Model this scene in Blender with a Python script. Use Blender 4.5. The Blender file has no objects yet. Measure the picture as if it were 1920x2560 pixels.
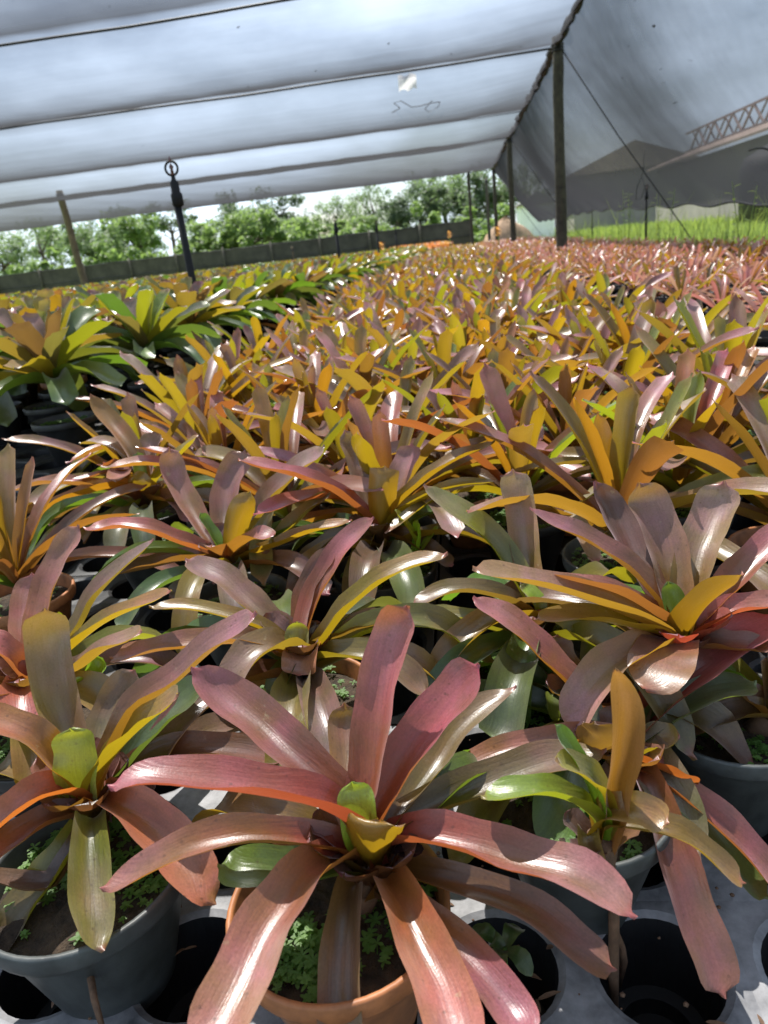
import bpy, math, random
from mathutils import Vector, Matrix

SC = bpy.context.scene
COL = SC.collection
R_ = math.radians
rnd = random.Random(7)

# ------------------------------------------------------------------ camera
F = 1800.0; W = 1920; H = 2560; CAM_Z = 0.67
def cray(u, v): return Vector(((u-960)/F, -(v-1280)/F, -1.0))
_d1 = cray(1142, 595).normalized(); _d2 = cray(142, 710).normalized()
_up = _d1.cross(_d2).normalized()
if _up.y < 0: _up = -_up
_X = _d1.cross(_up)
ROT = Matrix((_X, _d1, _up))
CAM = Vector((0, 0, CAM_Z))
def ray(u, v): return ROT @ cray(u, v)
def at_y(u, v, y):
    d = ray(u, v); return CAM + d*(y/d.y)
def at_z(u, v, z):
    d = ray(u, v); return CAM + d*((z-CAM_Z)/d.z)
def depth_of(p): return -(ROT.transposed() @ (Vector(p)-CAM)).z
def in_view(p, m=1.15):
    c = ROT.transposed() @ (Vector(p)-CAM)
    if c.z > -0.05: return False
    return abs(c.x/-c.z)*F < 960*m and abs(c.y/-c.z)*F < 1280*m

cam = bpy.data.cameras.new('camera'); camo = bpy.data.objects.new('camera', cam); COL.objects.link(camo)
cam.sensor_fit = 'VERTICAL'; cam.sensor_height = 36; cam.sensor_width = 27
cam.lens = 36*F/H
cam.clip_start = 0.02; cam.clip_end = 2000
camo.matrix_world = Matrix.Translation(CAM) @ ROT.to_4x4()
cam.dof.use_dof = True; cam.dof.focus_distance = 0.70; cam.dof.aperture_fstop = cam.lens/1000/0.0026
SC.camera = camo

# ------------------------------------------------------------------ helpers
def tag(o, label=None, cat=None, group=None, kind=None):
    if label: o['label'] = label
    if cat: o['category'] = cat
    if group: o['group'] = group
    if kind: o['kind'] = kind
    return o
def empty(name, loc=(0, 0, 0), rz=0):
    o = bpy.data.objects.new(name, None); COL.objects.link(o)
    o.location = loc; o.rotation_euler = (0, 0, rz); o.empty_display_size = 0.05
    return o
class MB:
    def __init__(s): s.v = []; s.f = []; s.m = []; s.uv = []; s.pig = []; s.tr = []; s.smooth = True
    def vert(s, p, uv=(0, 0), pig=(1, 1, 1), tr=(1, 1, 1)):
        s.v.append(tuple(p)); s.uv.append(uv); s.pig.append(pig); s.tr.append(tr); return len(s.v)-1
    def face(s, idx, m=0): s.f.append(tuple(idx)); s.m.append(m)
    def box(s, lo, hi, m=0, M=None):
        b = len(s.v)
        for x in (lo[0], hi[0]):
            for y in (lo[1], hi[1]):
                for z in (lo[2], hi[2]):
                    p = Vector((x, y, z)); s.vert(M @ p if M else p)
        for q in ((0, 1, 3, 2), (4, 6, 7, 5), (0, 4, 5, 1), (2, 3, 7, 6), (0, 2, 6, 4), (1, 5, 7, 3)):
            s.face([b+i for i in q], m)
    def bar(s, a, b, t, m=0):
        a = Vector(a); b = Vector(b); d = b-a; L = d.length
        q = d.to_track_quat('Z', 'Y').to_matrix().to_4x4()
        s.box((-t/2, -t/2, 0), (t/2, t/2, L), m, Matrix.Translation(a) @ q)
    def tube(s, pts, rad, n=8, m=0, cap=True):
        pts = [Vector(p) for p in pts]; rings = []
        rads = rad if isinstance(rad, (list, tuple)) else [rad]*len(pts)
        ref = None
        for i, p in enumerate(pts):
            t = (pts[min(i+1, len(pts)-1)]-pts[max(i-1, 0)]).normalized()
            if ref is None:
                ref = Vector((1, 0, 0)) if abs(t.x) < 0.8 else Vector((0, 1, 0))
            a = (ref - t*ref.dot(t)).normalized(); ref = a; b = t.cross(a)
            rings.append([s.vert(p+(a*math.cos(k*2*math.pi/n)+b*math.sin(k*2*math.pi/n))*rads[i], (k/n, i)) for k in range(n)])
        for i in range(len(rings)-1):
            for k in range(n):
                s.face((rings[i][k], rings[i][(k+1) % n], rings[i+1][(k+1) % n], rings[i+1][k]), m)
        if cap:
            s.face(rings[0][::-1], m); s.face(rings[-1], m)
    def lathe(s, prof, n=40, m=0, c=(0, 0, 0)):
        rings = []
        for r, z in prof:
            rings.append([s.vert((c[0]+r*math.cos(k*2*math.pi/n), c[1]+r*math.sin(k*2*math.pi/n), c[2]+z), (k/n, z)) for k in range(n)])
        for i in range(len(rings)-1):
            for k in range(n):
                s.face((rings[i][k], rings[i][(k+1) % n], rings[i+1][(k+1) % n], rings[i+1][k]), m)
        return rings
    def mesh(s, name, mats, smooth=None):
        me = bpy.data.meshes.new(name)
        me.from_pydata(s.v, [], s.f)
        for mt in (mats if isinstance(mats, (list, tuple)) else [mats]): me.materials.append(mt)
        n = len(s.f)
        me.polygons.foreach_set('material_index', s.m)
        me.polygons.foreach_set('use_smooth', [s.smooth if smooth is None else smooth]*n)
        uvl = me.uv_layers.new(name='UVMap')
        li = [0]*len(me.loops); me.loops.foreach_get('vertex_index', li)
        flat = []
        for i in li: flat += s.uv[i]
        uvl.data.foreach_set('uv', flat)
        for nm, src in (('pig', s.pig), ('tr', s.tr)):
            if src and any(c != (1, 1, 1) for c in src[:50]):
                a = me.attributes.new(nm, 'FLOAT_COLOR', 'POINT')
                fl = []
                for c in src: fl += (c[0], c[1], c[2], 1.0)
                a.data.foreach_set('color', fl)
        me.update()
        return me
def obj(name, me, parent=None, loc=None):
    o = bpy.data.objects.new(name, me); COL.objects.link(o)
    if parent: o.parent = parent
    if loc is not None: o.location = loc
    return o

# ------------------------------------------------------------------ materials
def mat(name):
    m = bpy.data.materials.new(name); m.use_nodes = True
    nt = m.node_tree; nt.nodes.clear()
    out = nt.nodes.new('ShaderNodeOutputMaterial')
    return m, nt, out
def N(nt, t, **k):
    n = nt.nodes.new(t)
    for a, b in k.items(): setattr(n, a, b)
    return n
def L(nt, a, b): nt.links.new(a, b)
def ramp(nt, fac, stops):
    r = N(nt, 'ShaderNodeValToRGB'); e = r.color_ramp.elements
    while len(e) < len(stops): e.new(0.5)
    for i, (p, c) in enumerate(stops):
        e[i].position = p; e[i].color = (*c, 1) if len(c) == 3 else c
    L(nt, fac, r.inputs[0]); return r.outputs[0]
def mixc(nt, fac, a, b, mode='MIX'):
    m = N(nt, 'ShaderNodeMix', data_type='RGBA', blend_type=mode)
    for s, v in ((m.inputs['Factor'], fac), (m.inputs['A'], a), (m.inputs['B'], b)):
        if hasattr(v, 'is_linked') or hasattr(v, 'links'): L(nt, v, s)
        elif isinstance(v, (int, float)): s.default_value = v if s.type == 'VALUE' else (v, v, v, 1)
        else: s.default_value = (*v, 1)
    return m.outputs['Result']
for _ in (0,):
    def mixc(nt, fac, a, b, mode='MIX'):
        m = N(nt, 'ShaderNodeMix', data_type='RGBA', blend_type=mode)
        ins = (m.inputs[0], m.inputs[6], m.inputs[7])
        for s, v in zip(ins, (fac, a, b)):
            if isinstance(v, bpy.types.NodeSocket): L(nt, v, s)
            elif isinstance(v, (int, float)): s.default_value = v
            else: s.default_value = (*v, 1)
        return m.outputs[2]

def leaf_material(name, rough=0.29, transfac=0.32, coat=0.09, spec=0.7, bloom=0.36):
    m, nt, out = mat(name)
    pig = N(nt, 'ShaderNodeAttribute', attribute_name='pig').outputs['Color']
    tr = N(nt, 'ShaderNodeAttribute', attribute_name='tr').outputs['Color']
    uv = N(nt, 'ShaderNodeUVMap', uv_map='UVMap').outputs[0]
    oi = N(nt, 'ShaderNodeObjectInfo').outputs['Random']
    mp = N(nt, 'ShaderNodeMapping'); L(nt, uv, mp.inputs[0]); mp.inputs['Scale'].default_value = (22, 1.6, 1)
    add = N(nt, 'ShaderNodeVectorMath', operation='ADD'); L(nt, mp.outputs[0], add.inputs[0])
    cmb = N(nt, 'ShaderNodeCombineXYZ'); mul = N(nt, 'ShaderNodeMath', operation='MULTIPLY'); mul.inputs[1].default_value = 37
    L(nt, oi, mul.inputs[0]); L(nt, mul.outputs[0], cmb.inputs[1]); L(nt, mul.outputs[0], cmb.inputs[2]); L(nt, cmb.outputs[0], add.inputs[1])
    streak = N(nt, 'ShaderNodeTexNoise'); streak.inputs['Scale'].default_value = 1.0; streak.inputs['Detail'].default_value = 3; L(nt, add.outputs[0], streak.inputs['Vector'])
    obc = N(nt, 'ShaderNodeTexCoord').outputs['Object']
    blot = N(nt, 'ShaderNodeTexNoise'); blot.inputs['Scale'].default_value = 26; blot.inputs['Detail'].default_value = 4; L(nt, obc, blot.inputs['Vector'])
    fine = N(nt, 'ShaderNodeTexNoise'); fine.inputs['Scale'].default_value = 560; fine.inputs['Detail'].default_value = 2; L(nt, obc, fine.inputs['Vector'])
    c1 = mixc(nt, ramp(nt, streak.outputs[0], [(0.3, (0, 0, 0)), (0.7, (1, 1, 1))]), pig, tr, 'MIX')
    m1 = mixc(nt, 0.09, pig, c1)
    sv = ramp(nt, streak.outputs[0], [(0.25, (0.86, 0.86, 0.86)), (0.75, (1.1, 1.1, 1.1))])
    m2 = mixc(nt, 1.0, m1, sv, 'MULTIPLY')
    bl = ramp(nt, blot.outputs[0], [(0.32, (0.6, 0.78, 0.5)), (0.5, (1, 1, 1)), (0.68, (1.22, 1.0, 1.08))])
    m3a = mixc(nt, 0.75, m2, bl, 'MULTIPLY')
    mo = N(nt, 'ShaderNodeTexNoise'); mo.inputs['Scale'].default_value = 9; mo.inputs['Detail'].default_value = 6; mo.inputs['Roughness'].default_value = 0.6; mo.inputs['Distortion'].default_value = 0.6; L(nt, obc, mo.inputs['Vector'])
    ol = mixc(nt, 0.35, m3a, tr); ol2 = mixc(nt, 1.0, ol, (0.62, 0.72, 0.6), 'MULTIPLY')
    m3b = mixc(nt, ramp(nt, mo.outputs[0], [(0.42, (0, 0, 0)), (0.62, (0.9, 0.9, 0.9))]), m3a, ol2)
    gr = ramp(nt, fine.outputs[0], [(0.3, (0.82, 0.82, 0.82)), (0.7, (1.16, 1.16, 1.16))])
    m3 = mixc(nt, 1.0, m3b, gr, 'MULTIPLY')
    # pale scurf and scratches: small worn patches
    sc = N(nt, 'ShaderNodeTexNoise'); sc.inputs['Scale'].default_value = 60; sc.inputs['Detail'].default_value = 5; sc.inputs['Roughness'].default_value = 0.7; L(nt, obc, sc.inputs['Vector'])
    scm = ramp(nt, sc.outputs[0], [(0.66, (0, 0, 0)), (0.74, (0.55, 0.55, 0.55))])
    m4 = mixc(nt, scm, m3, (0.42, 0.36, 0.2))
    dk = N(nt, 'ShaderNodeTexVoronoi'); dk.inputs['Scale'].default_value = 95; L(nt, obc, dk.inputs['Vector'])
    dkm = ramp(nt, dk.outputs['Distance'], [(0.09, (0.55, 0.55, 0.55)), (0.14, (0, 0, 0))])
    m5 = mixc(nt, dkm, m4, (0.06, 0.03, 0.02))
    # fine longitudinal ridges
    bmp = N(nt, 'ShaderNodeBump'); bmp.inputs['Strength'].default_value = 0.3; bmp.inputs['Distance'].default_value = 0.0012
    hsum = N(nt, 'ShaderNodeMath', operation='ADD'); L(nt, streak.outputs[0], hsum.inputs[0])
    bs = N(nt, 'ShaderNodeMath', operation='MULTIPLY'); bs.inputs[1].default_value = 1.6; L(nt, blot.outputs[0], bs.inputs[0]); L(nt, bs.outputs[0], hsum.inputs[1])
    fs = N(nt, 'ShaderNodeMath', operation='MULTIPLY_ADD'); fs.inputs[1].default_value = 0.32; L(nt, fine.outputs[0], fs.inputs[0]); L(nt, hsum.outputs[0], fs.inputs[2])
    L(nt, fs.outputs[0], bmp.inputs['Height'])
    geo = N(nt, 'ShaderNodeNewGeometry')
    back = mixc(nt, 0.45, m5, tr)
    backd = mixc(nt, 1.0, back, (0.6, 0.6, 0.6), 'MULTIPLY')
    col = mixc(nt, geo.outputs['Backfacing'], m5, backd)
    p = N(nt, 'ShaderNodeBsdfPrincipled')
    L(nt, col, p.inputs['Base Color'])
    rr = N(nt, 'ShaderNodeMapRange'); rr.inputs['To Min'].default_value = rough-0.06; rr.inputs['To Max'].default_value = rough+0.16
    L(nt, blot.outputs[0], rr.inputs[0]); L(nt, rr.outputs[0], p.inputs['Roughness'])
    p.inputs['Specular IOR Level'].default_value = spec
    fr = N(nt, 'ShaderNodeMath', operation='MULTIPLY_ADD'); fr.inputs[1].default_value = -bloom; fr.inputs[2].default_value = bloom; L(nt, geo.outputs['Backfacing'], fr.inputs[0])
    L(nt, fr.outputs[0], p.inputs['Sheen Weight']); p.inputs['Sheen Roughness'].default_value = 0.35; p.inputs['Sheen Tint'].default_value = (1.0, .82, .92, 1)
    p.inputs['Coat Weight'].default_value = coat; p.inputs['Coat Roughness'].default_value = 0.2
    L(nt, bmp.outputs[0], p.inputs['Normal'])
    t = N(nt, 'ShaderNodeBsdfTranslucent'); L(nt, tr, t.inputs['Color'])
    mx = N(nt, 'ShaderNodeMixShader'); mx.inputs[0].default_value = transfac
    L(nt, p.outputs[0], mx.inputs[1]); L(nt, t.outputs[0], mx.inputs[2]); L(nt, mx.outputs[0], out.inputs[0])
    return m

def simple(name, col, rough=0.6, var=0.25, scale=30, bump=0.0, metal=0.0, col2=None, spec=0.5, coord='Object'):
    m, nt, out = mat(name)
    tc = N(nt, 'ShaderNodeTexCoord').outputs[coord]
    nz = N(nt, 'ShaderNodeTexNoise'); nz.inputs['Scale'].default_value = scale; nz.inputs['Detail'].default_value = 6; nz.inputs['Roughness'].default_value = 0.65; L(nt, tc, nz.inputs['Vector'])
    a = tuple(c*(1-var) for c in col); b = col2 if col2 else tuple(min(1, c*(1+var)) for c in col)
    p = N(nt, 'ShaderNodeBsdfPrincipled'); L(nt, ramp(nt, nz.outputs[0], [(0.3, a), (0.7, b)]), p.inputs['Base Color'])
    p.inputs['Roughness'].default_value = rough; p.inputs['Metallic'].default_value = metal; p.inputs['Specular IOR Level'].default_value = spec
    if bump:
        bp = N(nt, 'ShaderNodeBump'); bp.inputs['Strength'].default_value = bump; bp.inputs['Distance'].default_value = 0.01
        L(nt, nz.outputs[0], bp.inputs['Height']); L(nt, bp.outputs[0], p.inputs['Normal'])
    L(nt, p.outputs[0], out.inputs[0]); return m

def foliage_material(name, c1, c2, tr, scale=0.6):
    m, nt, out = mat(name)
    tc = N(nt, 'ShaderNodeTexCoord').outputs['Object']
    nz = N(nt, 'ShaderNodeTexNoise'); nz.inputs['Scale'].default_value = scale; nz.inputs['Detail'].default_value = 5; L(nt, tc, nz.inputs['Vector'])
    p = N(nt, 'ShaderNodeBsdfPrincipled'); L(nt, ramp(nt, nz.outputs[0], [(0.35, c1), (0.65, c2)]), p.inputs['Base Color']); p.inputs['Roughness'].default_value = 0.55
    t = N(nt, 'ShaderNodeBsdfTranslucent'); t.inputs['Color'].default_value = (*tr, 1)
    mx = N(nt, 'ShaderNodeMixShader'); mx.inputs[0].default_value = 0.45
    L(nt, p.outputs[0], mx.inputs[1]); L(nt, t.outputs[0], mx.inputs[2]); L(nt, mx.outputs[0], out.inputs[0]); return m

def net_material(name, k, fib, trl, var=.1):
    """woven shade cloth: the open share falls with the slant at which light crosses the weave"""
    m, nt, out = mat(name)
    lw = N(nt, 'ShaderNodeLayerWeight'); lw.inputs[0].default_value = 0.5
    c = N(nt, 'ShaderNodeMath', operation='SUBTRACT'); c.inputs[0].default_value = 1.0; L(nt, lw.outputs['Facing'], c.inputs[1])
    mx_ = N(nt, 'ShaderNodeMath', operation='MAXIMUM'); mx_.inputs[1].default_value = 0.04; L(nt, c.outputs[0], mx_.inputs[0])
    tc = N(nt, 'ShaderNodeTexCoord').outputs['Object']
    mp = N(nt, 'ShaderNodeMapping'); mp.inputs['Scale'].default_value = (0.22, 5, 5); L(nt, tc, mp.inputs[0])
    nz = N(nt, 'ShaderNodeTexNoise'); nz.inputs['Scale'].default_value = 1.2; nz.inputs['Detail'].default_value = 6; L(nt, mp.outputs[0], nz.inputs['Vector'])
    kr = N(nt, 'ShaderNodeMapRange'); kr.inputs['From Min'].default_value = 0.3; kr.inputs['From Max'].default_value = 0.7; kr.inputs['To Min'].default_value = -k*(1-var); kr.inputs['To Max'].default_value = -k*(1+var); L(nt, nz.outputs[0], kr.inputs[0])
    dv = N(nt, 'ShaderNodeMath', operation='DIVIDE'); L(nt, kr.outputs[0], dv.inputs[0]); L(nt, mx_.outputs[0], dv.inputs[1])
    ex = N(nt, 'ShaderNodeMath', operation='EXPONENT'); L(nt, dv.outputs[0], ex.inputs[0])
    d = N(nt, 'ShaderNodeBsdfDiffuse'); d.inputs['Color'].default_value = (*fib, 1)
    t = N(nt, 'ShaderNodeBsdfTranslucent'); t.inputs['Color'].default_value = (*trl, 1)
    ad = N(nt, 'ShaderNodeMixShader'); ad.inputs[0].default_value = 0.5; L(nt, d.outputs[0], ad.inputs[1]); L(nt, t.outputs[0], ad.inputs[2])
    tp = N(nt, 'ShaderNodeBsdfTransparent')
    mx = N(nt, 'ShaderNodeMixShader'); L(nt, ex.outputs[0], mx.inputs[0]); L(nt, ad.outputs[0], mx.inputs[1]); L(nt, tp.outputs[0], mx.inputs[2])
    L(nt, mx.outputs[0], out.inputs[0]); return m

M_LEAF = leaf_material('bromeliad_leaf')
M_TERRA = simple('terracotta_plastic', (0.30, 0.115, 0.04), 0.55, 0.35, 45, 0.08)
M_GREYPOT = simple('grey_pot_plastic', (0.050, 0.056, 0.054), 0.5, 0.45, 35, 0.08)
M_BLACKPOT = simple('black_pot_plastic', (0.018, 0.018, 0.019), 0.45, 0.3, 40)
M_SOIL = simple('potting_soil', (0.022, 0.014, 0.009), 0.95, 0.6, 90, 0.9, col2=(0.07, 0.045, 0.025))
M_WEED = foliage_material('weed_green', (0.07, 0.15, 0.03), (0.13, 0.24, 0.05), (0.3, 0.5, 0.06), 40)
M_TRAY = simple('dusty_grey_tray_plastic', (0.075, 0.078, 0.085), 0.6, 0.35, 18, 0.15, col2=(0.30, 0.30, 0.31))
M_TRAYIN = simple('black_tray_plastic', (0.012, 0.012, 0.013), 0.5, 0.3, 30)
M_STALK = simple('dry_stalk', (0.12, 0.065, 0.035), 0.8, 0.4, 80, 0.3)
M_NET = net_material('roof_shade_cloth', 0.26, (0.065, 0.058, 0.045), (0.06, 0.061, 0.065), .065)
M_SIDENET = net_material('side_shade_cloth', 0.46, (0.07, 0.066, 0.06), (0.05, 0.05, 0.054), .05)
M_WIRE = simple('dark_wire', (0.02, 0.02, 0.02), 0.6)
M_BLACKPIPE = simple('black_pipe', (0.010, 0.010, 0.011), 0.65, spec=.25)
M_POST = simple('weathered_dark_post', (0.040, 0.034, 0.024), 0.85, 0.4, 12, 0.4, col2=(0.09, 0.08, 0.05))
M_WOOD = simple('pale_weathered_wood', (0.16, 0.12, 0.065), 0.85, 0.35, 10, 0.4)
M_FENCECLOTH = simple('fence_shade_cloth', (0.042, 0.037, 0.032), 0.9, 0.35, 2.2, col2=(0.07, 0.062, 0.052))
M_BARK = simple('bark', (0.07, 0.05, 0.035), 0.9, 0.4, 6, 0.5)
M_GRASSGROUND = simple('lawn_ground', (0.18, 0.27, 0.05), 0.95, 0.3, 1.5, col2=(0.28, 0.38, 0.08))
M_MAT = simple('black_weed_mat', (0.012, 0.012, 0.012), 0.8, 0.4, 20, 0.3)
M_BLADE = foliage_material('grass_blade', (0.10, 0.17, 0.03), (0.23, 0.28, 0.08), (0.30, 0.38, 0.07), 2)
M_TREE_A = foliage_material('tree_leaf_mid', (0.05, 0.085, 0.035), (0.09, 0.14, 0.055), (0.20, 0.30, 0.09), 0.8)
M_TREE_B = foliage_material('tree_leaf_light', (0.07, 0.12, 0.035), (0.125, 0.19, 0.06), (0.26, 0.38, 0.09), 0.8)
M_TREE_C = foliage_material('tree_leaf_dark', (0.04, 0.065, 0.035), (0.075, 0.11, 0.055), (0.15, 0.22, 0.09), 0.8)
M_ROOFB = simple('brown_roof_sheet', (0.40, 0.29, 0.23), 0.8, 0.25, 0.8)
M_WALLB = simple('grey_wall', (0.20, 0.18, 0.16), 0.9, 0.2, 0.7)
M_STEEL = simple('steel_truss', (0.34, 0.25, 0.23), 0.7, 0.2, 3)
M_DARKOPEN = simple('dark_tank', (0.02, 0.02, 0.022), 0.7)
M_WHITE = simple('white_plaster', (0.7, 0.7, 0.68), 0.8, 0.08, 2)
M_MOUND = simple('tan_earth', (0.26, 0.17, 0.10), 0.95, 0.4, 3, 0.8)
M_YELLOW = simple('yellow_flower', (0.75, 0.38, 0.02), 0.6, 0.2, 20)
M_DEBRIS = simple('dead_leaf_bits', (0.05, 0.045, 0.04), 0.9)
M_SCRAP = foliage_material('white_plastic_sheet', (0.8, 0.8, 0.8), (0.85, 0.85, 0.85), (0.9, 0.9, 0.9), 3)

# ------------------------------------------------------------------ leaves
#          base pigment        middle              tip                 light that comes through
PIG = {
 'pink': ((0.30,0.02,0.03), (0.215,0.047,0.036), (0.35,0.12,0.15), (0.54,0.20,0.035)),
 'mauve': ((0.17,0.038,0.025), (0.15,0.058,0.038), (0.33,0.155,0.185), (0.52,0.27,0.025)),
 'gold': ((0.20,0.055,0.016), (0.165,0.088,0.016), (0.25,0.115,0.065), (0.63,0.37,0.014)),
 'olive': ((0.14,0.065,0.02), (0.11,0.085,0.02),(0.20,0.12,0.08),  (0.48,0.38,0.018)),
 'green': ((0.075,0.10,0.025), (0.055,0.10,0.025), (0.10,0.15,0.05), (0.24,0.34,0.025)),
 'dkgreen': ((0.06,0.07,0.03),(0.045,0.07,0.032), (0.07,0.09,0.045),  (0.18,0.25,0.03)),
 'lime':  ((0.20,0.27,0.02),  (0.23,0.33,0.02),   (0.27,0.38,0.04),   (0.52,0.68,0.04)),
 'brown': ((0.15,0.045,0.025), (0.115,0.06,0.032), (0.20,0.10,0.09), (0.38,0.19,0.025)),
 'red': ((0.40,0.015,0.035), (0.27,0.05,0.042), (0.35,0.135,0.155), (0.60,0.12,0.04)),
 'rust': ((0.30,0.05,0.02), (0.26,0.07,0.032), (0.34,0.14,0.13), (0.70,0.26,0.03)),
 'dark':  ((0.12,0.035,0.03), (0.11,0.05,0.04),   (0.15,0.08,0.075),  (0.26,0.10,0.03)),
 'bronze': ((0.15,0.05,0.03), (0.13,0.075,0.045), (0.27,0.16,0.17), (0.38,0.31,0.03)),
 'plum': ((0.14,0.045,0.035), (0.13,0.065,0.06), (0.25,0.16,0.17), (0.30,0.20,0.04)),
 'ygreen': ((0.13,0.095,0.018), (0.14,0.135,0.02), (0.18,0.21,0.07), (0.52,0.46,0.02)),
 'salmon': ((0.42,0.13,0.10), (0.52,0.17,0.15),   (0.58,0.28,0.26),   (0.72,0.32,0.22)),
 'orange': ((0.55,0.16,0.03), (0.62,0.22,0.06),   (0.7,0.3,0.12),     (0.9,0.4,0.1)),
}
def lerp3(a, b, t): return (a[0]+(b[0]-a[0])*t, a[1]+(b[1]-a[1])*t, a[2]+(b[2]-a[2])*t)
def catmull(pts, n):
    P = [pts[0]*2-pts[1]] + pts + [pts[-1]*2-pts[-2]]
    dense = []
    for i in range(1, len(P)-2):
        for k in range(12):
            t = k/12; t2 = t*t; t3 = t2*t
            dense.append(0.5*((2*P[i]) + (P[i+1]-P[i-1])*t + (2*P[i-1]-5*P[i]+4*P[i+1]-P[i+2])*t2 + (-P[i-1]+3*P[i]-3*P[i+1]+P[i+2])*t3))
    dense.append(P[-2])
    acc = [0]
    for a, b in zip(dense, dense[1:]): acc.append(acc[-1]+(b-a).length)
    out = []; j = 0
    for k in range(n+1):
        tt = k/n; s = acc[-1]*(1-(1-tt)**1.35)
        while j < len(acc)-2 and acc[j+1] < s: j += 1
        q = (s-acc[j])/max(1e-9, acc[j+1]-acc[j]); out.append(dense[j].lerp(dense[j+1], min(1, q)))
    return out, acc[-1]
def wprof(t, tipl=0.16, base=0.62):
    b = base+(1-base)*min(1, max(0, (t-0.02)/0.5))**0.9
    if t > 1-tipl:
        q = (t-(1-tipl))/tipl; b *= max(0.0, 1-min(1, q*1.06)**2.6)**0.55 if q < .94 else 0.30
    if t > 0.965: b = min(b, 0.30*(1-t)/0.035+0.03)
    return b
def leaf(mb, pts, w, kind='pink', roll=0.0, cup=0.46, seed=0, nseg=20, nw=6, edir=None, tipl=0.16, base=0.62, mat_i=0, hook=True):
    r = random.Random(seed)
    pts = [Vector(p) for p in pts]
    c, length = catmull(pts, nseg)
    e = edir if edir is not None else (c[-1]-c[0])
    e = Vector((e[0], e[1], 0))
    if e.length < 1e-4: e = Vector((0, -1, 0))
    e.normalize(); side0 = e.cross(Vector((0, 0, 1)))
    cb, cm, ct, tr = PIG[kind]
    hue = r.uniform(-0.18, 0.18); bri = r.uniform(0.74, 1.06)
    def adj(col): return (col[0]*bri*(1+hue*0.6), col[1]*bri*(1-hue), col[2]*bri)
    cb, cm, ct, tr = adj(cb), adj(cm), adj(ct), adj(tr)
    ph1, ph2 = r.uniform(0, 6.28), r.uniform(0, 6.28); wf = r.uniform(2.2, 4.0)
    dry = r.uniform(.86, .97) if r.random() < .16 else 2
    rows = []
    for i, p in enumerate(c):
        t = 1-(1-i/nseg)**1.35
        T = (c[min(i+1, nseg)]-c[max(i-1, 0)]).normalized()
        s = (side0 - T*side0.dot(T)); s = s.normalized() if s.length > 1e-5 else side0
        n = s.cross(T)
        a = roll*t if not isinstance(roll, tuple) else roll[0]+(roll[1]-roll[0])*t
        s2 = s*math.cos(a)+n*math.sin(a); n2 = n*math.cos(a)-s*math.sin(a)
        wid = max(w*wprof(t, tipl, base), w*0.05)
        cu = cup*(1.25-0.85*t)
        row = []
        for j in range(nw+1):
            x = -1+2*j/nw
            hgt = cu*wid*0.9*abs(x)**1.8
            if hook and t > 0.86: hgt += ((t-0.86)/0.14)**2*w*0.20*(1-0.5*x*x)
            wav = math.sin(t*wf*6.28+(ph1 if x < 0 else ph2))*0.035*w*abs(x)**2*min(1, t*3)
            px = x*wid*0.5*(1-0.28*cu*abs(x))
            pos = p+s2*px+n2*(hgt+wav)
            if t < 0.3: col = lerp3(cb, cm, t/0.3)
            elif t < 0.38: col = cm
            else: col = lerp3(cm, ct, min(1, (t-0.38)/0.45))
            ed = abs(x)**3*0.35
            col = lerp3(col, lerp3(ct, tr, 0.35), ed)
            if t > dry+.03*x: col = lerp3(col, (0.13, 0.085, 0.045), .85)
            elif t > 0.96: col = lerp3(col, (0.35, 0.05, 0.09) if kind not in ('green', 'lime', 'dkgreen') else (0.2, 0.25, 0.08), 0.55)
            row.append(mb.vert(pos, ((x*0.5+0.5)*wid/0.04, t*length/0.04), col, tr))
        rows.append(row)
    for i in range(nseg):
        for j in range(nw):
            mb.face((rows[i][j], rows[i][j+1], rows[i+1][j+1], rows[i+1][j]), mat_i)
    return length

# ------------------------------------------------------------------ pots and weeds
def pot_mesh(name, m, rt=0.080, rb=0.045, h=0.122, feet=False):
    mb = MB(); t = 0.0035
    mb.lathe([(0.002, -h), (rb-0.004, -h), (rb, -h+0.004), (rt-0.008, -0.020), (rt-0.0055, -0.017), (rt-0.001, -0.0165), (rt, -0.013), (rt+0.0005, -0.001), (rt-0.0005, 0.0008), (rt-t, 0.0008), (rt-t-0.001, -0.002),
              (rt-t-0.006, -0.022), (rb-t, -h+0.012), (0.002, -h+0.012)], 48)
    return mb.mesh(name, m)
def soil_mesh(name, r=0.072, seed=0):
    q = random.Random(seed); mb = MB(); rings = []
    ctr = mb.vert((0, 0, -0.012)); n = 28
    for i in range(1, 6):
        rr = r*i/5
        rings.append([mb.vert((rr*math.cos(k*6.2832/n), rr*math.sin(k*6.2832/n), -0.020+0.008*(1-i/5)+(q.uniform(-0.004, 0.004) if i < 5 else 0))) for k in range(n)])
    for k in range(n): mb.face((ctr, rings[0][k], rings[0][(k+1) % n]))
    for i in range(4):
        for k in range(n): mb.face((rings[i][k], rings[i+1][k], rings[i+1][(k+1) % n], rings[i][(k+1) % n]))
    return mb.mesh(name, M_SOIL)
def leaflet(mb, p, d, nrm, ln, wd, m=0):
    s = d.cross(nrm).normalized()
    pr = [(0, 0.12), (0.3, 0.8), (0.6, 1.0), (0.85, 0.65), (1, 0.0)]
    rows = []
    for t, w in pr:
        c = p+d*ln*t+nrm*(-0.25*ln*t*t)
        rows.append((mb.vert(c-s*wd*w*0.5+nrm*0.1*wd*w), mb.vert(c), mb.vert(c+s*wd*w*0.5+nrm*0.1*wd*w)))
    for a, b in zip(rows, rows[1:]):
        mb.face((a[0], a[1], b[1], b[0]), m); mb.face((a[1], a[2], b[2], b[1]), m)
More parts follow.
